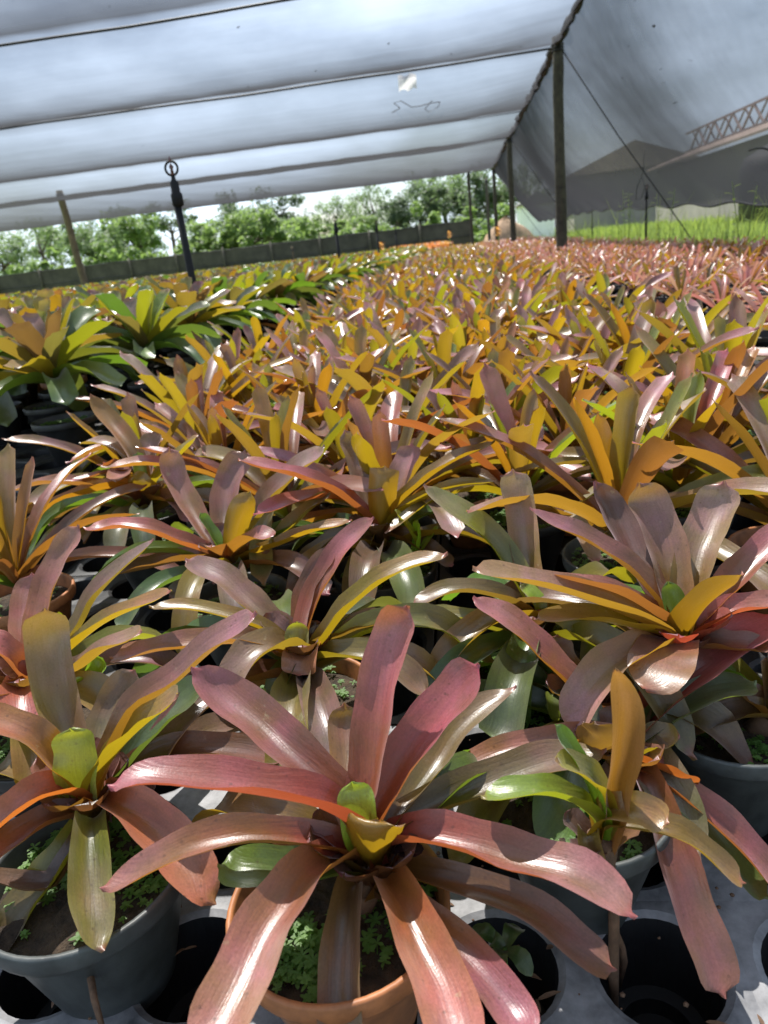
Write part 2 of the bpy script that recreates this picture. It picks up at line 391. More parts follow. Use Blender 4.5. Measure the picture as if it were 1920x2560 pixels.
def sprig(mb, p, sz, q, tiers=3, m=0):
    p = Vector(p); hgt = sz*q.uniform(0.8, 1.8)
    ln = Vector((q.uniform(-.5, .5), q.uniform(-.5, .5), 1)).normalized()
    mb.tube([p, p+ln*hgt], sz*0.05, 4, m, False)
    for t in range(tiers):
        b = p+ln*hgt*(0.35+0.65*(t+1)/tiers); a0 = q.uniform(0, 6.28); k = q.choice((4, 5, 6))
        for i in range(k):
            a = a0+i*6.283/k
            d = Vector((math.cos(a), math.sin(a), 0.35)).normalized()
            leaflet(mb, b, d, Vector((0, 0, 1)), sz*q.uniform(0.7, 1.15)*(1.1-0.25*t), sz*q.uniform(0.36, 0.5), m)
def weeds_mesh(name, n, seed, r=0.066, sz=0.009, z=-0.018):
    q = random.Random(seed); mb = MB()
    patches = [(q.uniform(0, 6.28), q.uniform(0.4, 1)) for _ in range(5)]
    for _ in range(n):
        a, rr = q.choice(patches); a += q.gauss(0, 0.45); rr = min(1, max(0.1, rr+q.gauss(0, 0.2)))
        sprig(mb, (r*rr*math.cos(a), r*rr*math.sin(a), z), sz*q.uniform(0.6, 1.25), q, q.choice((1, 2, 2, 3)))
    return mb.mesh(name, M_WEED)
POT = {'terra': pot_mesh('terracotta_pot', M_TERRA), 'grey': pot_mesh('grey_pot', M_GREYPOT), 'black': pot_mesh('black_pot', M_BLACKPOT)}
SOILS = [soil_mesh('soil', seed=i) for i in range(2)]
WEEDS = [weeds_mesh('weeds', n, i, sz=.0058) for i, n in enumerate((190, 110, 240, 80))]
MOSS = weeds_mesh('moss', 260, 77, r=0.068, sz=0.0042)
RIM = 0.21

# ------------------------------------------------------------------ traced plants of the front rows
def build_pot(root, kind, loc, wi=None, scale=1.0, rz=0.0):
    """loc: rim centre relative to the root"""
    p = obj('pot', POT[kind], root, loc); p.scale = (scale,)*3; p.rotation_euler = (0, 0, rz)
    s = obj('soil', SOILS[0], p)
    if wi is not None:
        w = obj('weeds', MOSS if wi == 'moss' else WEEDS[wi], p); w['kind'] = 'stuff'
    return p
TRACED = []
LEAFKINDLABEL = {'gold': 'golden leaf lit from behind', 'lime': 'short bright lime green leaf', 'red': 'leaf with a crimson base', 'green': 'plain green leaf', 'rust': 'orange leaf with pink sheen'}
def traced(label, base, Y, leaves, pot=None, potpx=None, wi=None, cat='potted plant', group=None, sheath=5, seed=0, potscale=1.0, shc='brown', rim=RIM, shl=1.0, fill=9, fillarc=(0, 360)):
    bp = at_y(base[0], base[1], Y)
    pc = at_z(potpx[0], potpx[1], rim) if potpx else Vector((bp.x, bp.y, rim))
    root = empty('bronze_bromeliad' if pot else 'young_bromeliad', (pc.x, pc.y, pc.z-0.122*potscale))
    tag(root, label, cat, group)
    TRACED.append((bp.x, bp.y)); TRACED.append((pc.x, pc.y))
    o = root.location.copy()
    if pot: build_pot(root, pot, Vector((0, 0, 0.122*potscale)), wi, potscale, seed*1.3)
    q = random.Random(seed+100)
    foot = Vector((pc.x*0.6+bp.x*0.4, pc.y*0.6+bp.y*0.4, rim-0.02)) if pot else bp-Vector((0, 0, 0.03))
    for i, lf in enumerate(leaves):
        kind, w, pts = lf[0], lf[1], lf[2]; kw = lf[3] if len(lf) > 3 else {}
        P3 = [at_y(u, v, Y+dy/100.0)-o for u, v, dy in pts]
        root0 = bp.lerp(P3[0]+o, 0.35) - Vector((0, 0, 0.012)) - o
        if not kw.pop('free', False): P3 = [root0]+P3
        mb = MB()
        ln = leaf(mb, P3, w*.9, kind, seed=seed*50+i, **kw)
        lo = obj('leaf', mb.mesh('leaf', M_LEAF), root)
        if kind in LEAFKINDLABEL: lo['label'] = LEAFKINDLABEL[kind]
        zmin = min(v[2] for v in mb.v)+o.z
        if ln > 0.36 or ln < 0.03 or zmin < .115: print(round(zmin,3), 'LEAF', label[:20], i, kind, round(ln, 3), [tuple(round(x, 2) for x in (p+o)) for p in P3])
    # low outer leaves that fill the gaps under the ones seen clearly
    for i in range(fill):
        a = R_(fillarc[0]+(fillarc[1]-fillarc[0])*(i+q.uniform(.1, .9))/max(1, fill)); d = Vector((math.cos(a), math.sin(a), 0)); l = q.uniform(.14, .21); up = q.uniform(.15, .4)
        b0 = bp-o-Vector((0, 0, .028))+d*.006; P3 = [b0, b0+d*l*.35+Vector((0, 0, l*up*.6)), b0+d*l*.72+Vector((0, 0, l*up*.55)), b0+d*l+Vector((0, 0, -l*.08))]
        mb = MB(); leaf(mb, P3, q.uniform(.036, .048), q.choice(['brown', 'dkgreen', 'olive', 'green', 'plum', 'olive']), q.gauss(0, .2), seed=seed*50+70+i, nseg=16, tipl=q.choice((.12, .25, .35)))
        obj('leaf', mb.mesh('leaf', M_LEAF), root)
    # stem with the overlapping leaf bases
    mb = MB(); mb.tube([foot-o, foot.lerp(bp, 0.5)-o, bp-o], [0.011, 0.013, 0.010], 10)
    obj('stem', mb.mesh('stem', M_STALK), root)
    for i in range(sheath):
        a = i*2.4+seed; d = Vector((math.cos(a), math.sin(a), 0))
        b0 = bp+d*0.006-Vector((0, 0, 0.030)); l = q.uniform(0.05, 0.075)*shl
        P3 = [b0-o, b0+d*l*0.25+Vector((0, 0, l*0.55))-o, b0+d*l*0.6+Vector((0, 0, l*0.85))-o]
        mb = MB(); leaf(mb, P3, 0.038*shl, shc if i % 2 else 'dark', seed=seed*50+40+i, cup=0.55, nseg=10, base=0.9)
        obj('leaf_sheath', mb.mesh('leaf_sheath', M_LEAF), root)
    return root, bp

P1, bp1 = traced('largest front bromeliad, long pink leaves spread wide from a terracotta pot', (930, 2150), 0.41, [
 ('red', .047, [(885,2075,0),(803,2020,-.5),(730,1998,-1),(537,1965,-2),(369,1951,-3),(285,1985,-3.4)], dict(roll=(-.25,-.1), tipl=.26)),
 ('pink', .038, [(830,2120,-.5),(634,2098,-1.5),(489,2122,-2.5),(393,2163,-3.2),(263,2233,-4)], dict(tipl=.3)),
 ('mauve', .046, [(870,2030,1),(740,1898,4),(658,1816,6.5),(562,1739,8.5),(477,1676,9.5)], dict(roll=(.1,.25), tipl=.25)),
 ('pink', .042, [(908,2040,1),(924,1961,2.5),(943,1826,5),(958,1705,7.2),(990,1585,9),(1028,1512,9.5)], dict(tipl=.12)),
 ('pink', .050, [(945,2060,.5),(972,1995,2),(1035,1888,4.2),(1102,1797,6),(1170,1710,7.5),(1209,1667,8)], dict(tipl=.13)),
 ('brown', .035, [(980,2060,1.5),(1093,1913,7),(1141,1840,9),(1213,1768,11),(1293,1725,12.5)], dict(tipl=.4)),
 ('olive', .036, [(895,2040,2),(875,1922,6),(865,1826,9),(861,1758,10.5)]),
 ('red', .047, [(975,2115,0),(1062,2100,-.5),(1170,2123,-1.5),(1279,2160,-2.5),(1428,2195,-4),(1519,2249,-5),(1575,2308,-6)], dict(roll=(.1,.1), tipl=.14)),
 ('brown', .036, [(985,2180,0),(1098,2208,-1.2),(1206,2240,-2.4),(1338,2293,-3.6),(1447,2376,-5),(1530,2434,-5.6)], dict(tipl=.12)),
 ('pink', .048, [(862,2150,-1),(772,2200,-4),(718,2267,-6.5),(670,2335,-8.5),(616,2448,-11.5),(562,2560,-14),(515,2670,-16)]),
 ('brown', .036, [(885,2210,-1),(866,2310,-4),(855,2430,-6.5),(855,2560,-9),(857,2670,-11)]),
 ('rust', .043, [(965,2195,-1),(1010,2270,-4),(1056,2376,-7),(1100,2466,-9.5),(1134,2560,-12),(1160,2660,-14)]),
 ('mauve', .034, [(985,2230,-1),(1080,2320,-4),(1150,2380,-5.5),(1206,2440,-7),(1279,2530,-9),(1335,2610,-11)]),
 ('green', .046, [(850,2180,-1),(740,2195,-2),(640,2190,-2.5),(545,2180,-2.5)]),
 ('lime', .032, [(905,2090,-.2),(894,2010,.3),(882,1952,1.2)], dict(edir=(0,1), tipl=.2, cup=.25)),
 ('gold', .050, [(925,2150,-1.6),(935,2100,-2.4),(940,2060,-2.4),(946,2036,-1.8)], dict(edir=(0,-1), tipl=.2, base=.8, cup=.5)),
 ('brown', .046, [(985,2080,1.5),(1141,2005,4),(1290,1945,6),(1400,1908,7.5),(1515,1890,8.5)], dict(tipl=.25)),
], 'terra', (845, 2248), 0, sheath=7, seed=1, potscale=1.06, fill=5, fillarc=(30, 165))

mb = MB(); c = at_y(1022, 2118, .408)-P1.location; rr = [mb.vert(c+Vector((.011*math.cos(k*.5236), .008*math.sin(k*.5236), -.002))) for k in range(12)]; mb.face(rr)
obj('cup_water', mb.mesh('cup_water', simple('dark_water', (.02, .012, .015), .04, spec=1.0)), P1)
P2, bp2 = traced('bronze bromeliad with a broad lime green centre leaf in a grey pot, lower left', (225, 1995), 0.47, [
 ('mauve', .047, [(205,1950,1),(172,1830,4),(142,1730,6.5),(122,1620,8.5),(112,1516,9.5)], dict(tipl=.1)),
 ('mauve', .044, [(270,1925,1),(338,1782,3.5),(434,1710,5),(543,1613,6.5),(651,1541,7.5)], dict(tipl=.12)),
 ('gold', .040, [(245,1970,0),(271,1918,.5),(325,1848,1),(398,1783,1),(456,1747,.6)], dict(tipl=.14)),
 ('gold', .040, [(180,1960,0),(127,1906,0),(72,1848,0),(0,1812,0),(-60,1790,0)]),
 ('rust', .042, [(175,1985,-1),(108,1990,-2.5),(54,2022,-4),(0,2062,-5),(-80,2140,-6)]),
 ('lime', .046, [(205,1975,-.5),(196,1880,.2),(186,1815,1)], dict(edir=(0,1), tipl=.18, base=.8, cup=.25)),
 ('rust', .050, [(265,2005,-1),(344,2045,-2.5),(398,2094,-4),(452,2150,-5.5),(499,2215,-7),(528,2262,-7.5)], dict(tipl=.3)),
 ('olive', .040, [(222,2060,-3),(217,2159,-6.2),(220,2249,-8.6),(235,2322,-10.4),(254,2385,-11.6)], dict(tipl=.35, roll=(.3,.5))),
 ('dark', .030, [(195,2120,-3),(140,2210,-5),(72,2222,-6),(0,2206,-6.5),(-60,2190,-7)]),
 ('olive', .044, [(180,2130,-3),(120,2210,-5),(72,2270,-6.5),(30,2335,-8),(-10,2400,-9)]),
 ('brown', .036, [(195,2040,-2),(120,2058,-3.5),(54,2097,-5),(0,2135,-6),(-40,2190,-7)]),
 ('brown', .042, [(285,1985,1),(364,1910,3),(500,1882,4.2),(620,1888,5),(708,1915,5)], dict(tipl=.12)),
 ('dkgreen', .052, [(280,1965,2),(370,1850,5),(450,1770,7.5),(520,1715,9)]),
 ('brown', .044, [(245,1950,2),(262,1850,5.5),(296,1760,8.5),(345,1675,10.5)]),
], 'grey', (215, 2165), 2, sheath=6, seed=2, potscale=1.08, fill=5, fillarc=(40, 170))
mb = MB(); o = P2.location
pts = [at_y(222, 2370, .39)-o, at_y(226, 2440, .37)-o, at_y(236, 2500, .35)-o, at_y(262, 2590, .34)-o]
mb.tube(pts, [.003, .003, .0026, .002], 6); obj('dry_stalk', mb.mesh('dry_stalk', M_STALK), P2)

P13, bp13 = traced('bromeliad in a grey pot behind the small young one, long pink red leaves reaching right', (1560, 1890), 0.53, [
 ('mauve', .036, [(1535,1850,0),(1382,1862,-.5),(1270,1885,-1),(1189,1915,-1.5),(1071,1960,-2)], dict(tipl=.2)),
 ('pink', .040, [(1600,1925,-1),(1718,2000,-3),(1808,2076,-4.5),(1899,2166,-6),(1985,2265,-7)]),
 ('rust', .030, [(1590,1900,-1),(1664,1930,-2),(1745,1968,-2.6)], dict(roll=.9)),
 ('mauve', .040, [(1600,1930,-2),(1650,2050,-5.5),(1692,2177,-8.5),(1729,2285,-10.5),(1776,2394,-12.5),(1803,2490,-14)], dict(tipl=.12)),
 ('dkgreen', .034, [(1610,1945,-1.5),(1736,2058,-4),(1826,2166,-5.5),(1915,2250,-7)]),
 ('olive', .040, [(1600,1890,0),(1640,1862,.5),(1705,1848,0)], dict(tipl=.3)),
 ('lime', .018, [(1585,1870,1),(1592,1810,1.5),(1612,1800,1)]),
 ('red', .054, [(1580,1850,2),(1660,1765,5),(1780,1665,8),(1870,1595,10),(1935,1545,11.5)], dict(tipl=.2)),
 ('dkgreen', .046, [(1600,1860,2),(1690,1790,4),(1780,1742,5.5),(1890,1718,6.5)]),
 ('brown', .040, [(1520,1880,-1),(1470,1880,-2),(1500,1850,-4),(1480,1820,-4.5)], dict(free=True)),
], 'grey', (1442, 1985), 1, sheath=4, seed=3, fill=3, fillarc=(20, 150))
P3, bp3 = traced('small young olive bromeliad on a bare stalk before the grey pot, one leaf upright', (1500, 2090), 0.43, [
 ('rust', .029, [(1535,2015,.3),(1540,1950,.6),(1556,1884,.8),(1566,1805,.8),(1562,1732,.6),(1535,1662,.3)], dict(edir=(.1,1), tipl=.35, cup=.9)),
 ('ygreen', .032, [(1480,2045,0),(1406,1995,-.6),(1310,1983,-1.2),(1205,2005,-1.6)], dict(tipl=.2, roll=(-.15,-.2))),
 ('ygreen', .034, [(1500,1990,.5),(1447,1930,.3),(1382,1905,0)], dict(tipl=.3)),
 ('green', .020, [(1490,2020,1),(1447,1913,1.5),(1414,1859,1.8),(1381,1812,2)]),
 ('gold', .027, [(1523,2066,-.3),(1609,2072,-.8),(1700,2090,-1.4),(1772,2141,-2),(1852,2214,-2.6)], dict(tipl=.12)),
 ('gold', .030, [(1512,2045,-.6),(1580,2030,-1),(1631,2042,-1.4),(1668,2062,-1.8)], dict(roll=(0,-.5))),
 ('lime', .016, [(1508,2030,-.4),(1496,1995,-.4),(1486,1968,-.2)]),
 ('olive', .020, [(1470,2085,-1),(1482,2130,-1.6),(1490,2170,-1.8)]),
], None, None, None, 'plant', sheath=3, seed=4, shl=.6, fill=0)
mb = MB(); o = P3.location
mb.tube([at_y(1506, 2092, .43)-o, at_y(1520, 2150, .428)-o, at_y(1535, 2240, .425)-o, Vector((.01, .0, -.15))], [.0055, .005, .0045, .004], 7)
obj('stalk', mb.mesh('stalk', M_STALK), P3)

P4, bp4 = traced('big pink bromeliad with upright back leaves and one broad drooping front leaf, at right', (1695, 1605), 0.64, [
 ('mauve', .044, [(1643,1577,-1),(1553,1535,-2),(1432,1487,-3),(1282,1448,-3.5),(1179,1433,-3.5)], dict(tipl=.14)),
 ('pink', .034, [(1673,1568,0),(1571,1497,-.5),(1462,1460,-1),(1354,1442,-1)], dict(tipl=.3, roll=-.3)),
 ('mauve', .036, [(1668,1555,.5),(1631,1487,2),(1553,1408,4),(1462,1348,5.5),(1319,1279,7)], dict(tipl=.3)),
 ('dark', .044, [(1660,1545,1),(1600,1440,5),(1555,1340,9),(1520,1265,11.5),(1481,1205,12.5)], dict(tipl=.3)),
 ('mauve', .052, [(1688,1555,1),(1661,1396,6),(1643,1330,8),(1613,1255,10),(1590,1205,10.5)], dict(tipl=.15)),
 ('mauve', .052, [(1710,1555,1),(1745,1400,6),(1770,1330,8.5),(1795,1265,10.5),(1814,1205,11.5)], dict(tipl=.13)),
 ('pink', .044, [(1730,1580,.5),(1794,1511,2.5),(1854,1445,4.5),(1925,1372,6.5),(2010,1300,8)]),
 ('green', .026, [(1695,1570,-.3),(1684,1511,.3),(1668,1452,1)], dict(edir=(0,1), tipl=.3)),
 ('gold', .046, [(1715,1590,-1.2),(1752,1529,-1.8),(1800,1484,-2),(1868,1445,-2)], dict(edir=(.5,-1), tipl=.3)),
 ('pink', .064, [(1685,1600,-2),(1663,1632,-5),(1645,1680,-8),(1615,1735,-9.5)], dict(tipl=.3, cup=.1)),
 ('red', .038, [(1735,1590,-.5),(1824,1535,0),(1925,1515,.5),(2010,1520,.5)]),
 ('mauve', .050, [(1675,1610,-2),(1580,1645,-5),(1511,1692,-7),(1462,1758,-9),(1430,1832,-10)], dict(tipl=.25)),
 ('gold', .036, [(1650,1590,-1.5),(1540,1560,-3),(1430,1545,-4),(1340,1560,-5)]),
 ('brown', .040, [(1730,1620,-1),(1820,1620,-2),(1930,1625,-3)]),
], 'black', (1650, 1690), 3, sheath=6, seed=5, shc='red', fill=4, fillarc=(40, 170))

P14, bp14 = traced('olive bromeliad with one yellow banded leaf, crowded in right of centre', (1345, 1560), 0.72, [
 ('ygreen', .040, [(1360,1550,-1),(1405,1540,-2),(1436,1570,-3),(1432,1585,-3.2)], dict(cup=.1)),
 ('green', .042, [(1345,1570,-2),(1312,1630,-6),(1296,1720,-8.5),(1290,1840,-9.5)], dict(tipl=.3)),
 ('olive', .046, [(1325,1545,-1),(1225,1560,-3),(1135,1635,-6),(1075,1725,-8)], dict(tipl=.2)),
 ('mauve', .044, [(1340,1520,1),(1312,1400,6),(1300,1290,10),(1280,1175,13)], dict(tipl=.1)),
 ('olive', .044, [(1325,1520,1),(1258,1395,5),(1209,1335,7),(1131,1275,9),(1056,1220,11)], dict(tipl=.25)),
 ('brown', .038, [(1320,1535,0),(1230,1490,0),(1130,1480,-.5),(1030,1520,-1.5)]),
 ('olive', .040, [(1370,1530,0),(1440,1480,2),(1500,1470,3),(1560,1500,3)]),
 ('lime', .024, [(1345,1530,0),(1330,1490,1),(1300,1465,2)]),
 ('red', .030, [(1352,1560,-1.5),(1352,1535,-1.5),(1350,1520,-1)], dict(edir=(0,-1))),
], 'black', None, 1, sheath=4, seed=6)
P15, bp15 = traced('bronze bromeliad in the gap behind the purple leaf tip, one long leaf leaning up left', (1470, 1760), 0.615, [
 ('mauve', .042, [(1445,1735,0),(1354,1640,3),(1282,1567,5),(1179,1500,7)], dict(tipl=.25)),
 ('green', .034, [(1420,1760,-1),(1380,1800,-2),(1370,1740,-2)], dict(free=True)),
 ('olive', .036, [(1450,1740,1),(1400,1650,4),(1390,1590,6)]),
 ('olive', .034, [(1490,1740,1),(1530,1680,4),(1540,1610,6)]),
], 'black', None, 2, sheath=3, seed=7)

P5, bp5 = traced('bronze bromeliad behind the front one, mauve leaves and one broad leaf folded forward', (755, 1630), 0.66, [
 ('mauve', .046, [(720,1610,1),(663,1555,2.5),(603,1497,4.5),(543,1445,6),(462,1408,7)], dict(tipl=.16)),
 ('pink', .040, [(765,1590,1),(778,1529,3.5),(814,1451,6.5),(874,1354,9.5),(940,1300,11)], dict(tipl=.25)),
 ('brown', .034, [(755,1590,1.5),(768,1490,6),(800,1420,8.5),(838,1375,9.5)]),
 ('gold', .040, [(798,1625,0),(880,1516,1.5),(995,1430,3),(1122,1393,4)], dict(tipl=.25)),
 ('mauve', .054, [(735,1635,-1.5),(675,1622,-4),(610,1668,-6.5),(572,1724,-7.5)], dict(tipl=.22)),
 ('olive', .032, [(750,1620,-.5),(747,1590,0),(745,1552,.6)], dict(edir=(0,1), tipl=.35, cup=.5)),
 ('gold', .028, [(720,1625,-.5),(663,1577,0),(543,1535,.5),(452,1520,.5),(374,1523,.3)], dict(tipl=.2)),
 ('olive', .042, [(785,1650,-1),(870,1640,-3),(980,1668,-5),(1065,1745,-6.5)], dict(tipl=.2)),
 ('mauve', .040, [(715,1640,-1.5),(600,1608,-3),(452,1618,-3.5),(362,1632,-3.5),(282,1655,-3.2)], dict(tipl=.1)),
 ('green', .040, [(740,1660,-2),(715,1700,-4),(690,1760,-5),(650,1810,-5.5)]),
 ('rust', .044, [(765,1640,-2),(755,1650,-3.5),(750,1690,-4.5)], dict(edir=(0,-1), cup=.5)),
 ('brown', .044, [(790,1610,1),(850,1590,2),(940,1560,3),(1010,1580,3)]),
], 'terra', (760, 1730), 1, sheath=6, seed=8)

P11, bp11 = traced('bronze bromeliad at the left edge with tall mauve leaves and a lime shoot', (75, 1700), 0.62, [
 ('pink', .042, [(90,1650,1),(115,1510,6),(139,1433,8.5),(169,1372,10.5),(205,1315,12)], dict(tipl=.15)),
 ('mauve', .036, [(110,1680,.5),(199,1571,4),(241,1493,6.5),(313,1415,9),(392,1354,10.5)], dict(tipl=.3)),
 ('gold', .034, [(115,1685,0),(199,1607,1.5),(271,1553,2.5),(362,1511,3),(434,1485,3)], dict(tipl=.2)),
 ('pink', .044, [(75,1660,1.5),(72,1540,7),(85,1438,11)]),
 ('mauve', .040, [(120,1700,-1),(199,1674,-2),(271,1622,-2),(362,1588,-2)], dict(tipl=.15)),
 ('rust', .052, [(68,1715,-2),(62,1760,-5),(85,1818,-7)], dict(tipl=.35)),
 ('pink', .044, [(50,1690,-.5),(0,1630,-1),(-70,1590,-1)]),
 ('brown', .044, [(40,1710,-1),(-20,1730,-3),(-90,1790,-5)]),
 ('lime', .026, [(215,1740,-1),(240,1690,-1),(262,1642,-.5)], dict(edir=(.3,1), free=True, cup=.5)),
 ('lime', .022, [(212,1740,-1),(195,1690,-1),(188,1660,-1.2)], dict(free=True)),
 ('lime', .022, [(216,1742,-1.2),(200,1715,-2),(180,1700,-2.5)], dict(free=True)),
], 'black', None, 1, sheath=4, seed=9)

P7, bp7 = traced('bronze bromeliad with a golden centre leaf and four broad mauve leaves fanned behind', (572, 1390), 0.93, [
 ('pink', .044, [(530,1390,-.5),(452,1360,-1),(332,1320,-1.5),(211,1329,-2)], dict(tipl=.12)),
 ('mauve', .046, [(545,1375,1),(512,1335,3),(470,1263,7),(434,1191,10),(420,1120,12)], dict(tipl=.15)),
 ('mauve', .056, [(565,1370,1.5),(567,1281,7),(579,1203,11),(617,1130,14)], dict(tipl=.12)),
 ('mauve', .058, [(590,1375,1),(633,1317,4),(681,1251,7),(741,1185,9.5),(818,1122,12)], dict(tipl=.14)),
 ('gold', .044, [(578,1378,-1),(597,1293,-1),(624,1232,-.5)], dict(edir=(.2,-1), tipl=.3)),
 ('green', .026, [(555,1390,-.5),(528,1335,0),(497,1284,.5)]),
 ('mauve', .048, [(592,1380,-2),(633,1348,-4),(690,1347,-5)], dict(tipl=.25)),
 ('gold', .036, [(610,1395,-.5),(693,1366,-.5),(784,1329,-.5),(882,1308,-.5)], dict(tipl=.25)),
 ('olive', .044, [(620,1400,0),(690,1360,3),(780,1270,6),(830,1240,7)]),
 ('green', .030, [(585,1410,-2),(600,1450,-5),(560,1480,-7)]),
 ('brown', .048, [(560,1400,-1),(470,1400,-3),(370,1420,-4),(260,1440,-5)]),
 ('brown', .044, [(545,1400,-1),(480,1450,-5),(430,1500,-7)]),
], 'grey', None, 1, sheath=4, seed=10)
P8, bp8 = traced('bromeliad with a torn square tipped golden centre leaf, mid bed just left of centre', (950, 1335), 1.0, [
 ('pink', .046, [(930,1320,-.5),(904,1285,-1),(814,1221,-1.5),(693,1179,-2),(594,1158,-2.5)], dict(tipl=.1)),
 ('gold', .052, [(948,1325,-1),(950,1287,-1.2),(955,1221,-.8),(960,1166,-.2)], dict(edir=(0,-1), tipl=.06, base=.85)),
 ('mauve', .048, [(935,1315,1),(910,1233,5),(890,1143,9),(860,1078,11)], dict(tipl=.2)),
 ('mauve', .052, [(965,1310,1),(1004,1203,6),(1035,1115,10)], dict(tipl=.12)),
 ('gold', .040, [(965,1320,0),(986,1275,.5),(1041,1221,1),(1131,1155,2),(1240,1110,3)], dict(tipl=.2)),
 ('gold', .034, [(972,1325,-.5),(995,1287,-.5),(1053,1251,-.5),(1149,1215,-.5),(1242,1209,-.5)], dict(tipl=.2)),
 ('olive', .044, [(930,1340,-1),(900,1420,-6),(890,1510,-8),(884,1610,-9)], dict(tipl=.3)),
 ('brown', .044, [(920,1340,-1),(850,1350,-3),(780,1390,-5),(730,1440,-6)]),
 ('lime', .022, [(1040,1380,-3),(1030,1340,-3),(985,1275,-3)], dict(free=True)),
 ('lime', .032, [(1046,1385,-3.2),(1052,1345,-3.2),(1048,1300,-3)], dict(free=True)),
 ('lime', .020, [(1052,1385,-3.2),(1075,1350,-3),(1098,1318,-2.8)], dict(free=True)),
 ('brown', .044, [(980,1340,-1),(1050,1370,-3),(1130,1420,-5)]),
], 'black', None, 1, sheath=4, seed=11)
P9, bp9 = traced('bromeliad at the left edge of the bed with long golden leaves arching over the aisle', (365, 1250), 1.16, [
 ('gold', .050, [(340,1230,-1),(271,1221,-2),(150,1263,-4),(60,1323,-6),(-20,1400,-8)]),
 ('pink', .044, [(340,1245,0),(241,1221,0),(120,1209,-1),(10,1236,-2)], dict(tipl=.3)),
 ('gold', .060, [(365,1250,-1.5),(350,1225,-2),(318,1195,-2)], dict(edir=(-.3,-1))),
 ('mauve', .044, [(355,1230,1),(320,1150,4),(260,1110,6),(200,1115,6)]),
 ('gold', .044, [(375,1230,0),(410,1180,1),(450,1140,2),(500,1090,4)]),
 ('mauve', .050, [(370,1230,1),(370,1150,6),(390,1080,10)]),
 ('gold', .046, [(360,1230,1),(330,1130,4),(270,1050,8),(225,990,10)], dict(tipl=.3)),
 ('mauve', .050, [(385,1250,-1),(440,1260,-3),(480,1310,-5)]),
 ('olive', .050, [(350,1260,-1),(260,1310,-5),(160,1330,-8),(60,1420,-11)]),
 ('green', .028, [(365,1240,0),(352,1170,1),(345,1130,2)]),
], 'grey', None, 1, sheath=4, seed=12)
P12, bp12 = traced('bromeliad cut by the right edge above a mossy grey pot, one dark leaf pointing left', (1960, 1790), 0.60, [
 ('brown', .040, [(1930,1795,0),(1860,1790,-.5),(1780,1808,-1),(1690,1838,-1.5)], dict(tipl=.3)),
 ('mauve', .044, [(1990,1790,0),(2060,1760,0),(2150,1780,-1)]),
 ('mauve', .044, [(1965,1750,1),(1970,1650,5),(2000,1540,9)]),
 ('mauve', .044, [(1990,1830,-1),(2040,1900,-4),(2080,2000,-7)]),
], 'grey', (1830, 1780), 'moss', sheath=4, seed=13, fill=2, fillarc=(60, 120))
# ------------------------------------------------------------------ procedural plants
def gen_leaves(q, style):
    """leaf specs (points, width, pigment, roll) round the origin, z = 0 at the pot rim"""
    out = []
    if style == 'mid':   n = q.choice((15, 16, 17, 18)); z0 = 0.035; Lr = (.14, .31); Wr = (.030, .043); pal_in = ['gold', 'gold', 'olive', 'mauve', 'ygreen', 'gold']; pal = ['mauve', 'pink', 'mauve', 'gold', 'mauve', 'brown', 'olive', 'mauve', 'mauve', 'pink']
    elif style == 'left': n = q.choice((21, 22, 23)); z0 = 0.10; Lr = (.15, .25); Wr = (.056, .076); pal_in = ['ygreen', 'ygreen', 'bronze', 'plum', 'gold']; pal = ['olive', 'bronze', 'dkgreen', 'dkgreen', 'plum', 'olive', 'bronze', 'dkgreen']
    elif style == 'pink': n = q.choice((12, 14, 15)); z0 = 0.03; Lr = (.12, .23); Wr = (.022, .030); pal_in = ['salmon', 'gold', 'salmon']; pal = ['salmon', 'salmon', 'pink', 'salmon', 'mauve', 'salmon', 'brown']
    else: n = 11; z0 = 0.03; Lr = (.15, .25); Wr = (.03, .04); pal_in = ['orange']; pal = ['orange', 'rust']
    a0 = q.uniform(0, 6.28)
    lx, ly = q.gauss(0, .06), q.gauss(0, .06)
    for i in range(n):
        age = i/(n-1)
        az = a0+i*2.39996+q.gauss(0, .22)
        el = R_(84-(66 if style == 'left' else 56)*age**0.8+q.gauss(0, 8)); ln = Lr[0]+(Lr[1]-Lr[0])*min(1, age*1.5+.12)*q.uniform(.82, 1.1)
        bend = R_(q.uniform(4, 22)+70*age**1.3*q.uniform(.6, 1.25))
        d = Vector((math.cos(az), math.sin(az), 0)); p = Vector((lx*.1, ly*.1, z0))+d*0.008-Vector((0, 0, 0.02*age))
        pts = [p.copy()]; tw = q.gauss(0, .25)
        for k in range(5):
            a = el-bend*((k+.3)/5)**1.3
            az2 = az+tw*(k/5)
            dd = Vector((math.cos(az2), math.sin(az2), 0))
            p = p+(dd*math.cos(a)+Vector((0, 0, math.sin(a))))*(ln/5)
            pts.append(p.copy())
        kind = q.choice(pal_in) if age < .34 else q.choice(pal)
        if style == 'mid' and age > .85: kind = q.choice(['brown', 'olive', 'green', 'mauve'])
        if style == 'left' and age > .6: kind = q.choice(['dkgreen', 'green', 'dkgreen', 'dkgreen', 'olive'])
        out.append((pts, q.uniform(*Wr)*(0.72+.28*min(1, age*2)), kind, q.gauss(0, .25), q.choice((.08, .1, .13) if style == 'left' else (.08, .12, .16, .2, .3))))
    if style == 'mid' and q.random() < .4:      # a lime green offset beside the rosette
        a = q.uniform(0, 6.28); c = Vector((math.cos(a), math.sin(a), 0))*.045+Vector((0, 0, .045))
        for k in range(3):
            b = a+k*2.1; d = Vector((math.cos(b), math.sin(b), 0))
            out.append(([c, c+d*.012+Vector((0, 0, .045)), c+d*.04+Vector((0, 0, .095))], .026, 'lime', 0, .3))
    return out
class PlantKind: pass
